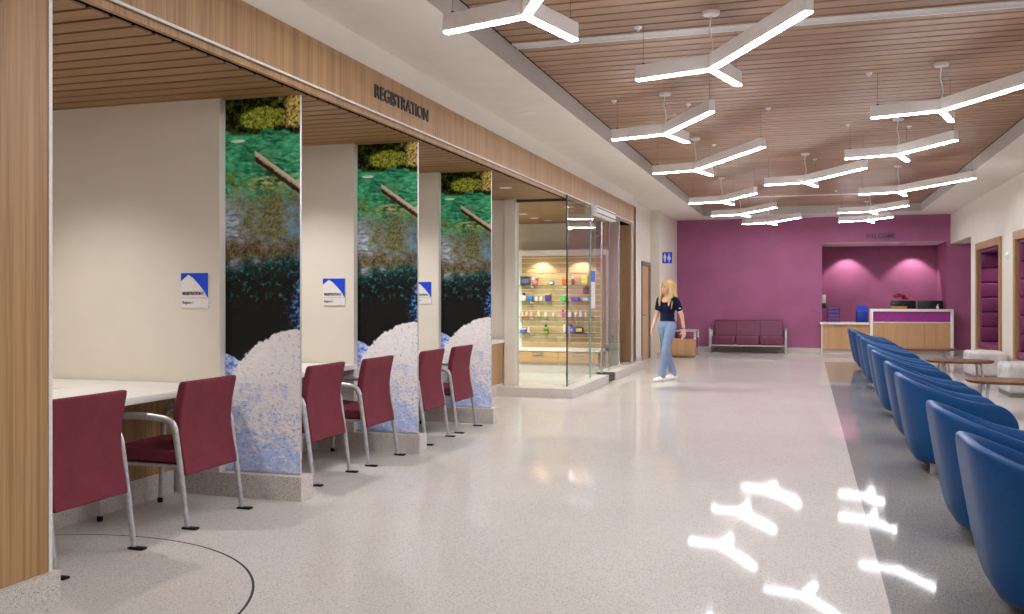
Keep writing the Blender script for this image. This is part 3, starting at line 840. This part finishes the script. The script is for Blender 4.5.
# ------------------------------------------------------------------ shop interior
UX0, UX1, UY = -5.14, -3.62, 16.92
un = thing('display_unit', 'white framed slatwall display unit with drawers inside the glass shop', 'display unit', (0, 0, 0))
bm = B((UX0 - .10, UX0, UY + .0, 17.19, .1, 2.17), (UX1, UX1 + .10, UY + .0, 17.19, .1, 2.17), (UX0 - .1, UX1 + .1, UY - .22, 17.19, 2.17, 2.27), (UX0 - .06, UX1 + .1, UY - .24, 17.19, .40, .46))
obj('frame', bm, M['white'], un, smooth=False)
bm = bmesh.new(); z = .46
while z < 2.17:
    box(bm, UX0, UX1, UY, UY + .03, z, min(z + .080, 2.17)); z += .099
obj('slat_panel', bm, M['slatwall'], un, smooth=False)
obj('slat_groove', B((UX0, UX1, UY + .012, UY + .04, .46, 2.17)), plain('groove_aluminium', (226, 220, 206), .4, .5, .4), un, smooth=False)
wD = (UX1 - UX0) / 2
for k in range(2):
    d = obj('drawer', B((UX0 + wD * k + .004, UX0 + wD * (k + 1) - .004, UY - .21, 17.1, .19, .395)), M['slatwall'], un, smooth=False)
    cx_ = UX0 + wD * (k + .5)
    obj('drawer_handle', B((cx_ - .11, cx_ + .11, UY - .235, UY - .21, .325, .345)), M['steel'], d)
obj('base', B((UX0, UX1, UY - .16, 17.19, 0, .19)), M['plinth'], un)
ZSH = [1.62, 1.325, 1.035, .735]
NM = ['top', 'second', 'third', 'bottom']
shelves = []
for z, nm in zip(ZSH, NM):
    s = thing('glass_shelf', '%s glass shelf on the shop slatwall' % nm, 'shelf', (0, 0, z), group='glass shelves on the slatwall')
    obj('shelf_pane', B((UX0 - .08, UX1 + .03, UY - .20, UY - .002, -.008, 0)), M['clearshelf'], s, smooth=False)
    for bx_ in (UX0 + .22, -4.27, UX1 - .16):
        obj('bracket', B((bx_ - .035, bx_ + .035, UY - .06, UY + .0, -.045, -.008), (bx_ - .012, bx_ + .012, UY - .16, UY, -.022, -.008)), M['steel'], s, smooth=False)
def gx(px):                      # pixel column on the shelf plane to world X
    k = (px - 512) / 935; s_, c_ = math.sin(R(17.5)), math.cos(R(17.5)); zc = (UY - .1) / (c_ + k * s_)
    return zc * (k * c_ - s_)
def product(kind, px0, px1, shelf, h, rgb, label, cap=None, band=None, name=None):
    x0, x1 = gx(px0), gx(px1); w = x1 - x0; cx_ = (x0 + x1) / 2
    t = thing(name or kind, label, {'bottle': 'bottle', 'carton': 'box', 'jar': 'jar', 'plush': 'toy', 'pack': 'pack'}[kind], (cx_, UY - .1, ZSH[shelf]))
    r = w / 2
    if kind in ('bottle', 'jar'):
        sh = .72 if kind == 'bottle' else .82; rr = min(r, .05)
        bm = bmesh.new(); lathe(bm, [(rr * .9, 0), (rr, .006), (rr, h * sh * .9), (rr * .55, h * sh), (rr * .5, h * (sh + .02))], 18); obj('bottle_body', bm, flat(rgb), t)
        bm = bmesh.new(); lathe(bm, [(rr * .62, h * sh), (rr * .62, h * .985), (rr * .55, h)], 16); obj('cap', bm, flat(cap or (236, 234, 230)), t)
        if band:
            bm = bmesh.new(); lathe(bm, [(rr * 1.012, h * .18), (rr * 1.012, h * .5)], 18); obj('wrap', bm, flat(band), t)
    elif kind in ('carton', 'pack'):
        obj('carton_body', B((-r, r, -.045, .045, 0, h), bev=.004), flat(rgb), t)
        if band: obj('panel', B((-r * .8, r * .8, -.0475, -.044, h * .25, h * .75)), flat(band), t)
        if cap: obj('top_flap', B((-r * 1.01, r * 1.01, -.046, .046, h * .8, h * 1.005)), flat(cap), t)
    elif kind == 'plush':
        bm = bmesh.new()
        for (dx, dz, rx, rz) in ((0, .05, r, .055), (-r * .25, .10, r * .6, .05), (r * .6, .13, r * .5, .04)):
            tt = bmesh.new(); bmesh.ops.create_uvsphere(tt, u_segments=14, v_segments=10, radius=1)
            merge(bm, tt, Matrix.Translation((dx, 0, dz)) @ Matrix.Diagonal((rx, .05, rz, 1)))
        obj('plush_body', bm, flat(rgb), t)
        bm = bmesh.new(); tt = bmesh.new(); bmesh.ops.create_uvsphere(tt, u_segments=10, v_segments=8, radius=1)
        merge(bm, tt, Matrix.Translation((-r * .25, -.045, .10)) @ Matrix.Diagonal((r * .25, .012, .02, 1))); obj('muzzle', bm, flat((250, 220, 220)), t)
    return t
W = (238, 234, 230)
# top shelf
product('pack', 521, 530, 0, .165, (52, 62, 92), 'dark blue multipack at the left end of the top shelf', cap=(40, 44, 56), band=(96, 108, 140), name='multipack')
product('plush', 531.5, 538, 0, .15, (236, 140, 140), 'soft pink toy on the top shelf', name='plush_toy')
product('jar', 544.5, 547.5, 0, .06, (226, 190, 40), 'small yellow jar on the top shelf')
product('carton', 550, 553.5, 0, .085, (60, 130, 130), 'small teal carton on the top shelf', band=(230, 230, 220))
product('bottle', 562, 565.5, 0, .175, (236, 100, 40), 'orange bottle on the top shelf', cap=(240, 170, 60))
product('bottle', 571.5, 574.5, 0, .16, (140, 70, 72), 'slim brownish red bottle with white cap on the top shelf')
product('pack', 582, 588, 0, .17, (246, 226, 90), 'bright yellow pack at the right end of the top shelf', band=(252, 240, 150), name='soft_pack')
# second shelf
product('bottle', 521.5, 526, 1, .15, W, 'white bottle with dark cap at the left end of the second shelf', cap=(50, 40, 70))
product('carton', 528, 532.3, 1, .09, (30, 120, 210), 'square bright blue carton on the second shelf')
product('jar', 535, 538, 1, .085, W, 'left one of two small white jars on the second shelf')
product('jar', 539.5, 542.5, 1, .085, (230, 228, 224), 'right one of two small white jars on the second shelf')
product('carton', 545.5, 550.5, 1, .14, (80, 50, 150), 'purple and yellow green carton on the second shelf', cap=(190, 200, 30))
product('carton', 561, 566.5, 1, .09, (30, 160, 70), 'flat green carton on the second shelf', band=(70, 190, 100))
product('carton', 572, 579.5, 1, .075, (60, 50, 180), 'wide indigo carton on the second shelf', band=(90, 80, 210))
product('carton', 583.5, 589, 1, .065, (170, 200, 230), 'pale blue carton at the right end of the second shelf')
# third shelf
product('jar', 520, 523.5, 2, .095, (240, 200, 184), 'first pinkish jar with yellow lid at the left end of the third shelf', cap=(220, 190, 50))
product('jar', 525, 528.5, 2, .095, (238, 190, 176), 'second pinkish jar with yellow lid on the third shelf', cap=(220, 180, 40))
product('jar', 530, 533.3, 2, .095, (240, 190, 150), 'third jar from the left on the third shelf, peach with amber lid', cap=(226, 170, 60))
product('jar', 536.8, 540.3, 2, .095, (240, 226, 180), 'cream jar on the third shelf left of a white one', cap=(236, 220, 120))
product('jar', 544.2, 547, 2, .085, W, 'plain white jar in the middle of the third shelf')
product('jar', 552.3, 554.8, 2, .075, (232, 226, 226), 'tiny white jar left of the pink bottle on the third shelf')
product('bottle', 561.3, 564.3, 2, .125, (236, 90, 170), 'pink bottle with blue cap on the third shelf', cap=(30, 50, 120))
product('carton', 568.5, 571.7, 2, .085, (236, 232, 236), 'white carton just right of the pink bottle on the third shelf')
product('jar', 574.3, 577.2, 2, .08, (226, 220, 226), 'low white jar between carton and tall bottle on the third shelf')
product('bottle', 579.2, 582, 2, .11, (234, 228, 232), 'taller white bottle on the third shelf')
product('jar', 584.4, 587, 2, .085, (228, 222, 224), 'last white jar at the right end of the third shelf')
# bottom shelf
product('carton', 520.3, 526, 3, .07, (50, 110, 210), 'blue carton with white top on the bottom shelf', cap=(214, 222, 240))
product('bottle', 527.3, 529.8, 3, .1, (240, 206, 200), 'slim pale pink bottle beside the blue carton on the bottom shelf')
product('bottle', 544, 548, 3, .155, (190, 200, 40), 'yellow green bottle with dark cap on the bottom shelf', cap=(30, 30, 50), band=(30, 110, 80))
product('bottle', 563, 565.8, 3, .16, (244, 206, 206), 'tall pale pink bottle on the bottom shelf')
product('bottle', 569.6, 573.4, 3, .165, (80, 90, 220), 'tall blue bottle on the bottom shelf', cap=(50, 50, 200), band=(150, 160, 240))
product('carton', 576, 583, 3, .115, (26, 30, 130), 'dark blue carton with yellow panel on the bottom shelf', band=(220, 210, 60))
hc = thing('hanging_pouch', 'small brown pouch hanging under the yellow pack', 'pouch', (gx(585), UY - .01, 1.45))
obj('pouch_body', B((-.055, .055, -.03, 0, 0, .12), bev=.008), flat((112, 64, 50)), hc)
obj('hang_tab', B((-.012, .012, -.012, 0, .12, .145)), flat((112, 64, 50)), hc)
# tall decal on the glass door
dc = thing('door_notice', 'tall white notice with blue heading on the glass shop door', 'notice', (XF + .007, 14.55, 1.22))
obj('notice_sheet', B((0, .002, -.16, .16, 0, .60)), M['signwhite'], dc, smooth=False)
obj('blue_heading', B((.002, .003, -.16, .16, .42, .60)), flat((50, 110, 220)), dc, smooth=False)

# ------------------------------------------------------------------ pendants
def bar(bm, ang, l0, l1, w, z0, z1):
    t = bmesh.new(); box(t, l0, l1, -w / 2, w / 2, z0, z1)
    merge(bm, t, Matrix.Rotation(ang, 4, 'Z'))
def pendant(x, y, longl, label, zb=3.13):
    t = thing('pendant_light', label, 'pendant light', (x, y, zb), group='white Y shaped pendant lights')
    th = ZS - zb
    for ang, L in ((R(-61.5), longl), (R(163.5), .63), (R(75), .63)):
        bm = bmesh.new(); bar(bm, ang, -.02, L, .058, .010, .12)
        a = obj('arm', bm, M['fixture'], t, smooth=False)
        bm = bmesh.new(); bar(bm, ang, 0, L - .004, .053, 0, .0105)
        obj('diffuser', bm, M['led'], a, smooth=False)
        px_, py_ = (L - .06) * math.cos(ang), (L - .06) * math.sin(ang)
        bm = bmesh.new(); tube(bm, [(px_, py_, .12), (px_, py_, th)], .0022, 6)
        w_ = obj('suspension_wire', bm, M['wire'], t)
        bm = bmesh.new(); lathe(bm, [(.012, .118), (.012, .135), (.005, .14)], 10, (px_, py_, 0)); obj('clip', bm, M['monitor'], w_)
    bm = bmesh.new(); tube(bm, smooth_path([(0, 0, .12), (.012, .005, .2), (-.01, 0, .32), (0, 0, th - .02)], 5), .006, 8)
    obj('cord', bm, M['fixture'], t)
    bm = bmesh.new(); lathe(bm, [(.03, th - .032), (.062, th - .026), (.068, th - .008), (.068, th)], 24); obj('canopy', bm, M['fixture'], t)
P = [(-1.66, 5.55, 1.5, 'white Y-shaped pendant light cut by the top edge, nearest on the left'),
     (-.697, 7.27, 1.49, 'large white Y-shaped pendant light at top centre, second nearest overall'),
     (1.2, 9.53, 1.5, 'white Y-shaped pendant light reaching the right picture edge, nearest on the right'),
     (-1.446, 10.02, 1.26, 'white Y-shaped pendant light, second in the left row, along the white ceiling border'),
     (-1.46, 13.0, 2.05, 'white Y-shaped pendant light with extra long arm, third in the left row'),
     (1.063, 12.3, 1.08, 'white Y-shaped pendant light, second in the right row'),
     (-.02, 14.87, 1.62, 'white Y-shaped pendant light alone in the middle of the ceiling'),
     (-1.485, 17.43, 1.4, 'white Y-shaped pendant light, fourth in the left row'),
     (1.45, 16.72, 1.87, 'white Y-shaped pendant light with long arm, third in the right row'),
     (-1.344, 20.26, 1.6, 'white Y-shaped pendant light, fifth in the left row near the magenta wall'),
     (1.227, 20.34, 1.27, 'white Y-shaped pendant light, fourth in the right row, upper of the last two'),
     (-.86, 22.75, 1.5, 'white Y-shaped pendant light farthest on the left, right by the magenta wall'),
     (1.315, 22.7, .95, 'white Y-shaped pendant light farthest on the right, over the reception'),
     (1.0, 5.0, 1.4, 'white Y-shaped pendant light added above the nearest blue chairs, out of frame, for fill'),  # from here on: unseen pendants added to light the near hall
     (-.9, 2.2, 1.4, 'white Y-shaped pendant light added out of frame near the oak pier, for fill'),
     (.9, .2, 1.4, 'white Y-shaped pendant light added out of frame at the near hall end, for fill')]
for p in P: pendant(*p)

# ceiling fittings
def diffuser_slot(y, x0, x1, label):
    t = thing('air_diffuser', label, 'air diffuser', (0, y, ZS), group='slot air diffusers in the hall ceiling')
    obj('diffuser_frame', B((x0, x1, -.075, -.055, -.012, .02), (x0, x1, .055, .075, -.012, .02), (x0, x1, -.024, -.010, -.008, .02), (x0, x1, .010, .024, -.008, .02)), M['fixture'], t, smooth=False)
    obj('slot', B((x0, x1, -.055, .055, .0, .015)), M['doorframe'], t, smooth=False)
diffuser_slot(7.75, RX0 + .03, RX1 - .03, 'long grey slot diffuser across the near ceiling slats')
diffuser_slot(20.98, -1.6, 1.6, 'thin pale slot diffuser across the far ceiling slats')
def ceil_pt(px, py, Z=ZS, h=1.4):
    zc = 935 * (Z - h) / (297 - py); xc = (px - 512) / 935 * zc; s_, c_ = math.sin(R(17.5)), math.cos(R(17.5))
    return (xc * c_ - zc * s_, xc * s_ + zc * c_, Z)
SPR = [(638, 27, 'left of the long near diffuser'), (614, 100.5, 'by the left ceiling edge above the second left pendant'), (688, 104, 'near the right tip of the second left pendant'),
       (869, 73, 'in open slats right of the big centre pendant'), (768, 108, 'in open slats at the middle of the ceiling'), (848, 124.5, 'left of the second right pendant'),
       (714, 144.5, 'beside the cord of the long armed left pendant'), (815, 159, 'beside the cord of the middle pendant'), (731.5, 180, 'beside the cord of the fourth left pendant'),
       (836, 190.5, 'just before the far thin diffuser'), (909, 126, 'right of the second right pendant cord')]
s0 = None
for px, py, lab in SPR:
    loc = ceil_pt(px, py); lab = 'small white sprinkler head ' + lab
    if s0 is None:
        s0 = thing('sprinkler_head', lab, 'sprinkler', loc, group='sprinkler heads in the hall ceiling')
        bm = bmesh.new(); lathe(bm, [(.012, -.02), (.02, -.018), (.032, -.004), (.032, 0)], 18); obj('escutcheon', bm, M['fixture'], s0)
        bm = bmesh.new(); lathe(bm, [(.014, -.034), (.014, -.031), (.005, -.030), (.005, -.018)], 12); obj('deflector', bm, M['metal'], s0)
    else: dup(s0, loc, lab)

def downlight(loc, label, group, r=.065):
    t = thing('downlight', label, 'downlight', loc, group=group)
    bm = bmesh.new(); lathe(bm, [(r, -.004), (r * 1.25, -.004), (r * 1.25, 0), (r, 0)], 24); obj('trim_ring', bm, M['fixture'], t)
    bm = bmesh.new(); lathe(bm, [(r, -.003), (r, -.0005)], 24); obj('lens', bm, M['lamp'], t)
    return t
def spot(name, loc, energy, size=R(110), blend=.6, col=(1, .96, .91), target=None, radius=.05):
    l = bpy.data.lights.new(name, 'SPOT'); l.energy = energy; l.spot_size = size; l.spot_blend = blend; l.color = col; l.shadow_soft_size = radius
    o = bpy.data.objects.new(name, l); C.objects.link(o); o.location = loc
    if target is not None:
        o.rotation_euler = (Vector(target) - Vector(loc)).to_track_quat('-Z', 'Y').to_euler()
    return o
for k, (x, y) in enumerate(((-4.9, 4.6), (-4.35, 6.85), (-4.35, 8.9), (-3.68, 11.4))):
    downlight((x, y, 2.80), 'round recessed downlight in the slat ceiling of the %s bay' % ('nearest', 'second', 'third', 'last')[k], 'downlights in the bay ceilings')
    spot('bay_lamp', (x, y, 2.78), 40, R(120), .8)
for k, (px, py) in enumerate(((523, 214), (534, 218), (548, 220.5), (569, 207))):
    loc = ceil_pt(px, py, 2.80)
    downlight(loc, ('recessed shop downlight nearest the cream partition', 'round shop downlight, middle of the three by the partition', 'recessed shop downlight closest to the back wall', 'small shop downlight beside the corner glass edge')[k],
              'downlights in the shop ceiling')
for k, x in enumerate((-4.74, -3.98)):
    spot('shop_washer', (x, UY - .19, 2.155), 11, R(115), .5, (1, .94, .86), (x, UY - .02, 1.0), .03)
spot('shop_lamp', (-4.6, 14.7, 2.77), 170, R(150), .6)
for k, x in enumerate((1.02, 2.62)):
    downlight((x, 26.05, AZ - .004), ('recessed washer light on the left of the alcove ceiling', 'recessed washer light on the right of the alcove ceiling')[k], 'washer lights in the alcove ceiling', .05)
    spot('alcove_washer', (x, 26.05, AZ - .03), 27, R(92), .45, (1, .92, .9), (x, 26.42, 1.0), .03)
for k, (x, y) in enumerate(((-2.9, 9.75), (-2.9, 15.0), (2.95, 12.5), (2.95, 17.9))):
    downlight((x, y, ZC), 'flat round downlight in the white ceiling border %s' % ('beside the oak fascia, nearer one', 'beside the oak fascia, farther one', 'on the right, nearer one', 'on the right, above the niches')[k], 'downlights in the white ceiling border', .07)
    spot('border_lamp', (x, y, ZC - .02), 14, R(60), .9)
for k, (a, b) in enumerate((N1, N2)):
    y = b - .6
    spot('niche_lamp', (XR + .30, y, 2.27), 9, R(120), .8, (1, .9, .95))

# ------------------------------------------------------------------ walking woman
def sph(bm, c, r, rot=None, seg=16):
    tt = bmesh.new(); bmesh.ops.create_uvsphere(tt, u_segments=seg, v_segments=max(8, seg * 3 // 4), radius=1)
    r = (r, r, r) if not isinstance(r, (tuple, list)) else r
    mt = Matrix.Translation(c)
    if rot is not None: mt = mt @ rot
    merge(bm, tt, mt @ Matrix.Diagonal((*r, 1)))
def cap(bm, a, b, ra, rb, seg=14):
    tt = bmesh.new()
    for c, r in ((a, ra), (b, rb)):
        t2 = bmesh.new(); bmesh.ops.create_uvsphere(t2, u_segments=seg, v_segments=10, radius=r); merge(tt, t2, Matrix.Translation(c))
    res = bmesh.ops.convex_hull(tt, input=tt.verts)
    junk = [g for g in res['geom_interior'] if isinstance(g, bmesh.types.BMVert)]
    if junk: bmesh.ops.delete(tt, geom=junk, context='VERTS')
    merge(bm, tt)
def chain(bm, pts, rs):
    for (a, b, ra, rb) in zip(pts[:-1], pts[1:], rs[:-1], rs[1:]): cap(bm, a, b, ra, rb)
def remesh(name, bm, mat, voxel, smooth_it, parent=None):
    me = bpy.data.meshes.new('src'); bm.to_mesh(me); bm.free()
    o = bpy.data.objects.new('src', me); C.objects.link(o)
    rm = o.modifiers.new('r', 'REMESH'); rm.mode = 'VOXEL'; rm.voxel_size = voxel
    sm = o.modifiers.new('s', 'SMOOTH'); sm.factor = .5; sm.iterations = smooth_it
    dg = bpy.context.evaluated_depsgraph_get(); dg.update()
    m2 = bpy.data.meshes.new_from_object(o.evaluated_get(dg)); bpy.data.objects.remove(o)
    m2.name = name
    for p in m2.polygons: p.use_smooth = True
    m2.materials.clear(); m2.materials.append(mat)
    r = bpy.data.objects.new(name, m2); C.objects.link(r)
    if parent: r.parent = parent
    return r
V = Vector
LH, LK, LA = V((.085, .0, .90)), V((.088, -.16, .50)), V((.085, -.235, .085))
RH, RK, RA = V((-.085, .0, .90)), V((-.080, .06, .49)), V((-.072, .235, .10))
LS, LE, LW = V((.172, .01, 1.345)), V((.225, .10, 1.09)), V((.235, .14, .86))
RS, RE, RW = V((-.172, .01, 1.345)), V((-.215, -.02, 1.09)), V((-.205, -.14, .87))
HD = Matrix.Rotation(R(-6), 4, 'Z')
HC = V((0, -.015, 1.565))
def hp(x, y, z): return HC + (HD @ V((x, y, z)))
bm = bmesh.new()
sph(bm, hp(0, .012, .012), (.074, .092, .105)); sph(bm, hp(0, -.03, -.055), (.053, .062, .065)); sph(bm, hp(0, -.066, -.095), (.022, .022, .018))
cap(bm, hp(0, -.092, .0), hp(0, -.108, -.03), .010, .015)                                    # nose
for s in (-1, 1):
    sph(bm, hp(.076 * s, .015, -.015), (.012, .02, .032)); sph(bm, hp(.035 * s, -.066, -.03), (.03, .026, .03))
cap(bm, (0, .015, 1.34), hp(0, .02, -.06), .052, .050)
sph(bm, (0, .0, 1.20), (.138, .092, .17)); sph(bm, (0, 0, 1.05), (.118, .085, .13)); sph(bm, (0, .012, .93), (.155, .108, .12))
sph(bm, (0, -.02, 1.335), (.10, .062, .06))
chain(bm, [(-.15, .01, 1.35), (0, .015, 1.375), (.15, .01, 1.35)], [.045, .055, .045])
for s in (-1, 1): sph(bm, (.065 * s, -.075, 1.215), (.062, .055, .06))
chain(bm, [LH, LK, LA], [.080, .052, .036]); chain(bm, [RH, RK, RA], [.080, .052, .036])
cap(bm, LA, LA + V((0, -.15, -.045)), .034, .026); cap(bm, RA, RA + V((.0, -.14, -.055)), .034, .026)
chain(bm, [LS, LE, LW], [.047, .037, .025]); chain(bm, [RS, RE, RW], [.047, .037, .025])
def hand(bm, w, d, side, palm_n):
    """w wrist, d direction down the hand, side = thumb direction, palm_n = palm facing"""
    d = V(d).normalized(); th = V(side).normalized(); pn = V(palm_n).normalized()
    for k in range(4):
        off = (k - 1.5) * .0185
        base = w + d * .085 - th * off * -1
        cap(bm, w + d * .012 + th * off * .6, base, .017, .0125)
        L = (.058, .072, .078, .068)[k]
        a = base; b = a + d * L * .48 + pn * .010; c = b + d * L * .34 + pn * .020; e = c + d * L * .2 + pn * .018
        chain(bm, [a, b, c, e], [.0100, .0092, .0085, .0078])
    a = w + d * .030 + th * .026; b = a + d * .028 + th * .026 + pn * .01; c = b + d * .030 + th * .008 + pn * .012
    chain(bm, [a, b, c], [.0125, .0108, .009])
hand(bm, LW, (.0, .02, -1), (-.35, -.94, 0), (-.9, .3, 0))
hand(bm, RW, (.02, -.28, -1), (.35, -.94, .2), (.9, .3, 0))
pn = remesh('person', bm, M['skin'], .0055, 3)
pn.location = (-2.23, 15.73, 0); pn.rotation_euler = (0, 0, R(-32))
pn['label'] = 'woman walking in navy top, light jeans and white shoes'; pn['category'] = 'person'
# navy top
bm = bmesh.new()
sph(bm, (0, .0, 1.20), (.150, .104, .165)); sph(bm, (0, .0, 1.08), (.138, .10, .13)); chain(bm, [(0, .0, 1.04), (0, .005, 1.0)], [.10, .10])
sph(bm, (0, .005, 1.01), (.150, .105, .05))
for s in (-1, 1):
    sph(bm, (.065 * s, -.078, 1.21), (.068, .058, .066)); chain(bm, [(.07 * s, .02, 1.372), (.155 * s, .01, 1.35)], [.046, .056])
    cap(bm, (.045 * s, -.045, 1.25), (.10 * s, .0, 1.378), .055, .036)
cap(bm, LS, LS.lerp(LE, .52), .060, .060); cap(bm, RS, RS.lerp(RE, .52), .060, .058)
sph(bm, (0, .06, 1.33), (.12, .05, .075))
remesh('shirt', bm, M['navy'], .008, 4, pn)
obj('sleeve_logo', B((LS.x + .075, LS.x + .082, -.0, .045, 1.205, 1.22)), M['signwhite'], pn, smooth=False)
# jeans
bm = bmesh.new()
sph(bm, (0, .012, .93), (.164, .118, .115)); sph(bm, (0, .005, .995), (.142, .102, .05))
chain(bm, [LH, LK, LA + V((0, .0, .02))], [.096, .068, .066]); chain(bm, [RH, RK, RA + V((0, .0, .01))], [.096, .068, .066])
remesh('jeans', bm, M['denim'], .008, 4, pn)
# shoes
for a, yaw in ((LA, 0), (RA, 0)):
    bm = bmesh.new(); g = V((a.x, a.y, .0))
    chain(bm, [g + V((0, .045, .048)), g + V((0, -.06, .046)), g + V((0, -.165, .036))], [.042, .046, .034])
    cap(bm, g + V((0, .03, .06)), g + V((0, .0, .085)), .042, .042)
    for sgn in (-1, 1): chain(bm, [g + V((.012 * sgn, .05, .018)), g + V((.016 * sgn, -.17, .018))], [.018, .018])
    s = remesh('shoe', bm, M['shoe'], .006, 3, pn)
# hair
bm = bmesh.new()
sph(bm, hp(0, .035, .03), (.088, .092, .105)); sph(bm, hp(0, .0, .065), (.080, .088, .068)); sph(bm, hp(0, .075, -.08), (.085, .05, .14))
random.seed(11)
for s in (-1, 1):
    for k in range(9):
        y0 = -.018 + .015 * k; x0 = .078 + .006 * (k % 3)
        L = .31 + random.uniform(-.05, .05)
        p0 = hp(.05 * s, y0 * .7, .10); p1 = hp((x0 + .008) * s, y0, .02); p2 = hp((x0 + .018) * s, y0 - .005, -.09)
        p3 = V((.105 * s + random.uniform(-.03, .03), -.085 + .02 * k, 1.36)); p4 = V((.10 * s + random.uniform(-.035, .035), -.115 + .022 * k, 1.56 - L))
        p = smooth_path([p0, p1, p2, p3, p4], 4); nn = len(p)
        tube(bm, p, [.011 + .007 * math.sin(PI * min(1, i / nn + .15)) for i in range(nn)], 8)
for k in range(9):
    xx = -.08 + .02 * k
    p = smooth_path([hp(xx * .6, .07, .09), hp(xx, .115, -.02), V((xx * 1.2, .12, 1.42)), V((xx * 1.2 + random.uniform(-.02, .02), .125, 1.28))], 4)
    tube(bm, p, [.02] * (len(p) - 3) + [.016, .012, .006], 8)
obj('hair', bm, M['hair'], pn, angle=70)
for s in (-1, 1):
    bm = bmesh.new(); sph(bm, hp(.030 * s, -.082, .005), (.012, .008, .0065)); obj('eye', bm, M['eye'], pn)
    bm = bmesh.new(); chain(bm, [hp(.016 * s, -.088, .026), hp(.045 * s, -.078, .027)], [.003, .0025]); obj('eyebrow', bm, M['hair'], pn)
bm = bmesh.new(); chain(bm, [hp(-.018, -.086, -.066), hp(0, -.092, -.065), hp(.018, -.086, -.066)], [.004, .006, .004]); obj('mouth', bm, M['lips'], pn)
bm = bmesh.new(); n = 20
p = [LW + V((.030 * math.cos(2 * PI * k / n), .030 * math.sin(2 * PI * k / n), .02)) for k in range(n + 1)]
tube(bm, p, .005, 6); obj('bracelet', bm, M['monitor'], pn)

# ------------------------------------------------------------------ world, camera, look
w = bpy.data.worlds.new('World'); bpy.context.scene.world = w; w.use_nodes = True
w.node_tree.nodes['Background'].inputs[0].default_value = (.9, .95, 1, 1)
w.node_tree.nodes['Background'].inputs[1].default_value = .3
cam = bpy.data.cameras.new('camera'); co = bpy.data.objects.new('camera', cam); C.objects.link(co)
co.location = (0, 0, 1.4); co.rotation_euler = (PI / 2, 0, R(17.5))
cam.sensor_fit = 'HORIZONTAL'; cam.sensor_width = 36; cam.lens = 935 / 1024 * 36
cam.shift_y = -(307 - 297) / 1024; cam.clip_start = .05; cam.clip_end = 200
sc = bpy.context.scene; sc.camera = co
vs = sc.view_settings; vs.view_transform = 'Standard'; vs.look = 'None'; vs.gamma = 1; vs.use_curve_mapping = False; vs.exposure = 1.42
cy = sc.cycles
cy.use_denoising = True
try: cy.denoiser = 'OPENIMAGEDENOISE'
except Exception: pass
cy.max_bounces = 10; cy.diffuse_bounces = 5; cy.glossy_bounces = 5; cy.transparent_max_bounces = 16
cy.caustics_reflective = False; cy.caustics_refractive = False; cy.sample_clamp_indirect = 6; cy.use_light_tree = True
